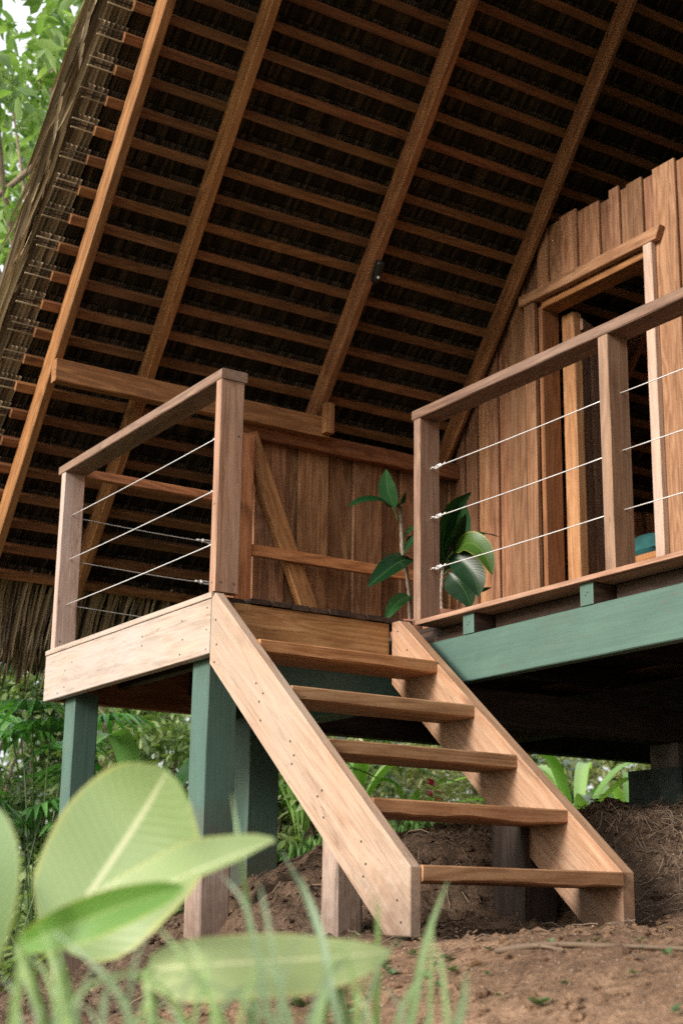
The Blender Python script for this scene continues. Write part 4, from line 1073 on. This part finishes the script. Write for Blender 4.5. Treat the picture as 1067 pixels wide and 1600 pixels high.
# turf and undergrowth behind the hut
mb = MB()
for _ in range(9000):
    u, v = R_.uniform(300, 1067), 0; d = R_.uniform(8.6, 12.5)
    p = at(u, 1300, d); z = ground(p.x, p.y); L = R_.uniform(.04, .12); a = R_.uniform(0, 6.28)
    cheap_leaf(mb, (p.x, p.y, z), (math.cos(a) * .4, math.sin(a) * .4, 1), (math.sin(a), math.cos(a), 0), L, L * .22)
struct(mb.build('grass', 'turf'), 'short grass of the garden behind the stairs', 'stuff')
mb = MB()
for _ in range(900):
    d = R_.uniform(8.5, 12); u = R_.uniform(-200, 420); p = at(u, 1350, d); z = ground(p.x, p.y)
    for k in range(4):
        a = R_.uniform(0, 6.28); cheap_leaf(mb, (p.x, p.y, z + R_.uniform(.02, .25)), (math.cos(a), math.sin(a), R_.uniform(.2, 1)), (0, 0, 1), R_.uniform(.08, .2), R_.uniform(.03, .07))
struct(mb.build('undergrowth', 'shrub', None, True), 'low tangled undergrowth behind the landing posts', 'stuff')

def palm(label, u, v, d, fronds, size, group='fan palms behind the landing posts'):
    c = at(u, v, d); gz = ground(c.x, c.y); root = empty('palm', (c.x, c.y, gz), label, 'palm', group)
    b = Vector((c.x, c.y, gz))
    for k in range(fronds):
        a = R_.uniform(0, 6.28); r = size * R_.uniform(.3, .7)
        hub = c + Vector((math.cos(a) * r, math.sin(a) * r, R_.uniform(-.35, .3) * size))
        mb = MB(); tube(mb, bez([b, b.lerp(hub, .6) + Vector((0, 0, .12)), hub], 8), .005, 5); fo = mb.build('frond_stalk', 'treedark', root, True)
        od = Vector((math.cos(a), math.sin(a), R_.uniform(-.2, .4))).normalized(); sd = od.cross(Vector((0, 0, 1))).normalized(); up = sd.cross(od)
        mb = MB()
        for j in range(17):
            th = math.radians(-120 + j * 15); dd = od * math.cos(th) + sd * math.sin(th)
            L = size * .62 * (1 - .25 * abs(th) / 2.1)
            blade(mb, bez([hub, hub + dd * L * .55 + up * .03, hub + dd * L - Vector((0, 0, L * R_.uniform(.1, .3)))], 6), size * .040, size * .040, up + Vector((0, 0, .3)), .5, 1, shape=lambda t: math.sin(math.pi * (.12 + .86 * t)) ** .8)
        mb.build('fan', 'palm', fo, True)
palm('fan palm with a spread frond left of the far landing post', 75, 1130, 9.4, 6, .60)
palm('fan palm showing between the two front landing posts', 185, 1230, 9.6, 8, .50)
palm('low dark fan palm behind the big pale leaf', 30, 1260, 9.0, 7, .5)
def broad(label, u, v, d, n, L, W, mat='lily', name='broadleaf_plant', group='broad leaved garden plants', spread=.95, flower=None):
    base = hit(u, v) if d is None else at(u, v, d); base.z = ground(base.x, base.y)
    root = empty(name, base, label, 'plant', group)
    for k in range(n):
        a = 6.28 * k / n + R_.uniform(-.4, .4); l = L * R_.uniform(.7, 1.15); e = spread * R_.uniform(.5, 1.2)
        h = Vector((math.cos(a), math.sin(a), 0)); p1 = base + h * l * .12 + Vector((0, 0, l * .5)); p2 = base + h * l * .45 * e + Vector((0, 0, l * .95)); p3 = base + h * l * .95 * e + Vector((0, 0, l * R_.uniform(.75, 1.0)))
        mb = MB(); blade(mb, bez([base, p1, p2, p3], 15), W, W, h * -.6 + Vector((0, 0, .8)), .35, 2, shape=lambda t: .10 if t < .3 else max(.02, math.sin(math.pi * ((t - .3) / .7 * .9 + .09))) ** .8); mb.build('leaf', mat, root, True)
    if flower:
        fm, tp, sz = flower; mb = MB(); top = at(*tp); base = Vector((top.x, top.y, ground(top.x, top.y))) + Vector((.04, .03, 0)); tube(mb, bez([base, base.lerp(top, .5) + Vector((.02, 0, 0)), top], 8), .007, 6); st_ = mb.build('flower_stalk', 'stem', root, True)
        mb = MB()
        for k in range(12):
            a = R_.uniform(0, 6.28); cheap_leaf(mb, top + Vector((0, 0, R_.uniform(-sz, sz * .4))), (math.cos(a), math.sin(a), R_.uniform(0, 1)), (0, 0, 1), sz * R_.uniform(.7, 1.2), sz * .5)
        mb.build('flower', fm, root, True)
broad('broad leaved plant fanning out just under the fourth tread', 548, 1215, 10.4, 8, .95, .060, spread=1.2)
broad('broad leaved plant arching left of the porch pier', 900, 1245, 11.4, 7, .85, .055, spread=1.3)
broad('broad leaved plant at the right edge of the far shrubs', 980, 1240, 12.2, 7, .85, .05)
broad('leafy plant bearing a pink flower under the third tread', 652, 1270, 10.2, 6, .5, .042, flower=('red', (677, 1234, 9.9), .085))
broad('strap leaved plant with an orange flower above the stair board', 812, 1245, 11.3, 6, .75, .045, flower=('orange', (826, 1158, 11.0), .11))
broad('short strap leaved plant between the second and third treads', 735, 1275, 10.6, 6, .36, .035)
broad('drooping dark broad leaved plant between the front posts', 232, 1270, 9.2, 7, 1.0, .085, 'palm', spread=1.0)
broad('strap leaved clump beside the left slanting stair board', 470, 1300, 9.2, 12, .6, .026, 'lily', spread=1.1)

# ------------------------------------------------------------------ light
w = bpy.data.worlds.new('World'); sc.world = w; w.use_nodes = True
nt = w.node_tree; nt.nodes.clear()
o = nt.nodes.new('ShaderNodeOutputWorld'); bg = nt.nodes.new('ShaderNodeBackground'); sky = nt.nodes.new('ShaderNodeTexSky')
sky.sky_type = 'NISHITA'; sky.sun_disc = False
SUN_DIR = Vector((-.90, -.10, .37)).normalized()        # towards the sun
el = math.asin(SUN_DIR.z); az = math.atan2(SUN_DIR.x, SUN_DIR.y)
sky.sun_elevation = el; sky.sun_rotation = az; sky.air_density = 1.0; sky.dust_density = 4.0; sky.ozone_density = .6
mx = nt.nodes.new('ShaderNodeMix'); mx.data_type = 'RGBA'; mx.inputs[0].default_value = .6
nt.links.new(sky.outputs[0], mx.inputs[6]); 
tc = nt.nodes.new('ShaderNodeTexCoord'); sp_ = nt.nodes.new('ShaderNodeSeparateXYZ'); nt.links.new(tc.outputs['Generated'], sp_.inputs[0])
mr = nt.nodes.new('ShaderNodeMapRange'); nt.links.new(sp_.outputs[2], mr.inputs[0]); mr.inputs[3].default_value = 5.2; mr.inputs[4].default_value = 13.5
nt.links.new(mr.outputs[0], mx.inputs[7]); nt.links.new(mx.outputs[2], bg.inputs[0]); bg.inputs[1].default_value = .07; nt.links.new(bg.outputs[0], o.inputs[0])
sl_ = bpy.data.lights.new('sun', 'SUN'); sl_.energy = 1.5; sl_.angle = math.radians(16); sl_.color = (1, .95, .88)
so = bpy.data.objects.new('sun', sl_); C.objects.link(so); so.rotation_euler = (-SUN_DIR).to_track_quat('-Z', 'Y').to_euler()
vs_ = sc.view_settings; vs_.view_transform = 'Standard'; vs_.look = 'None'; vs_.exposure = 1.68; vs_.gamma = 1
try: sc.cycles.use_denoising = False
except Exception: pass
sc.cycles.max_bounces = 8; sc.cycles.diffuse_bounces = 3; sc.cycles.transparent_max_bounces = 4
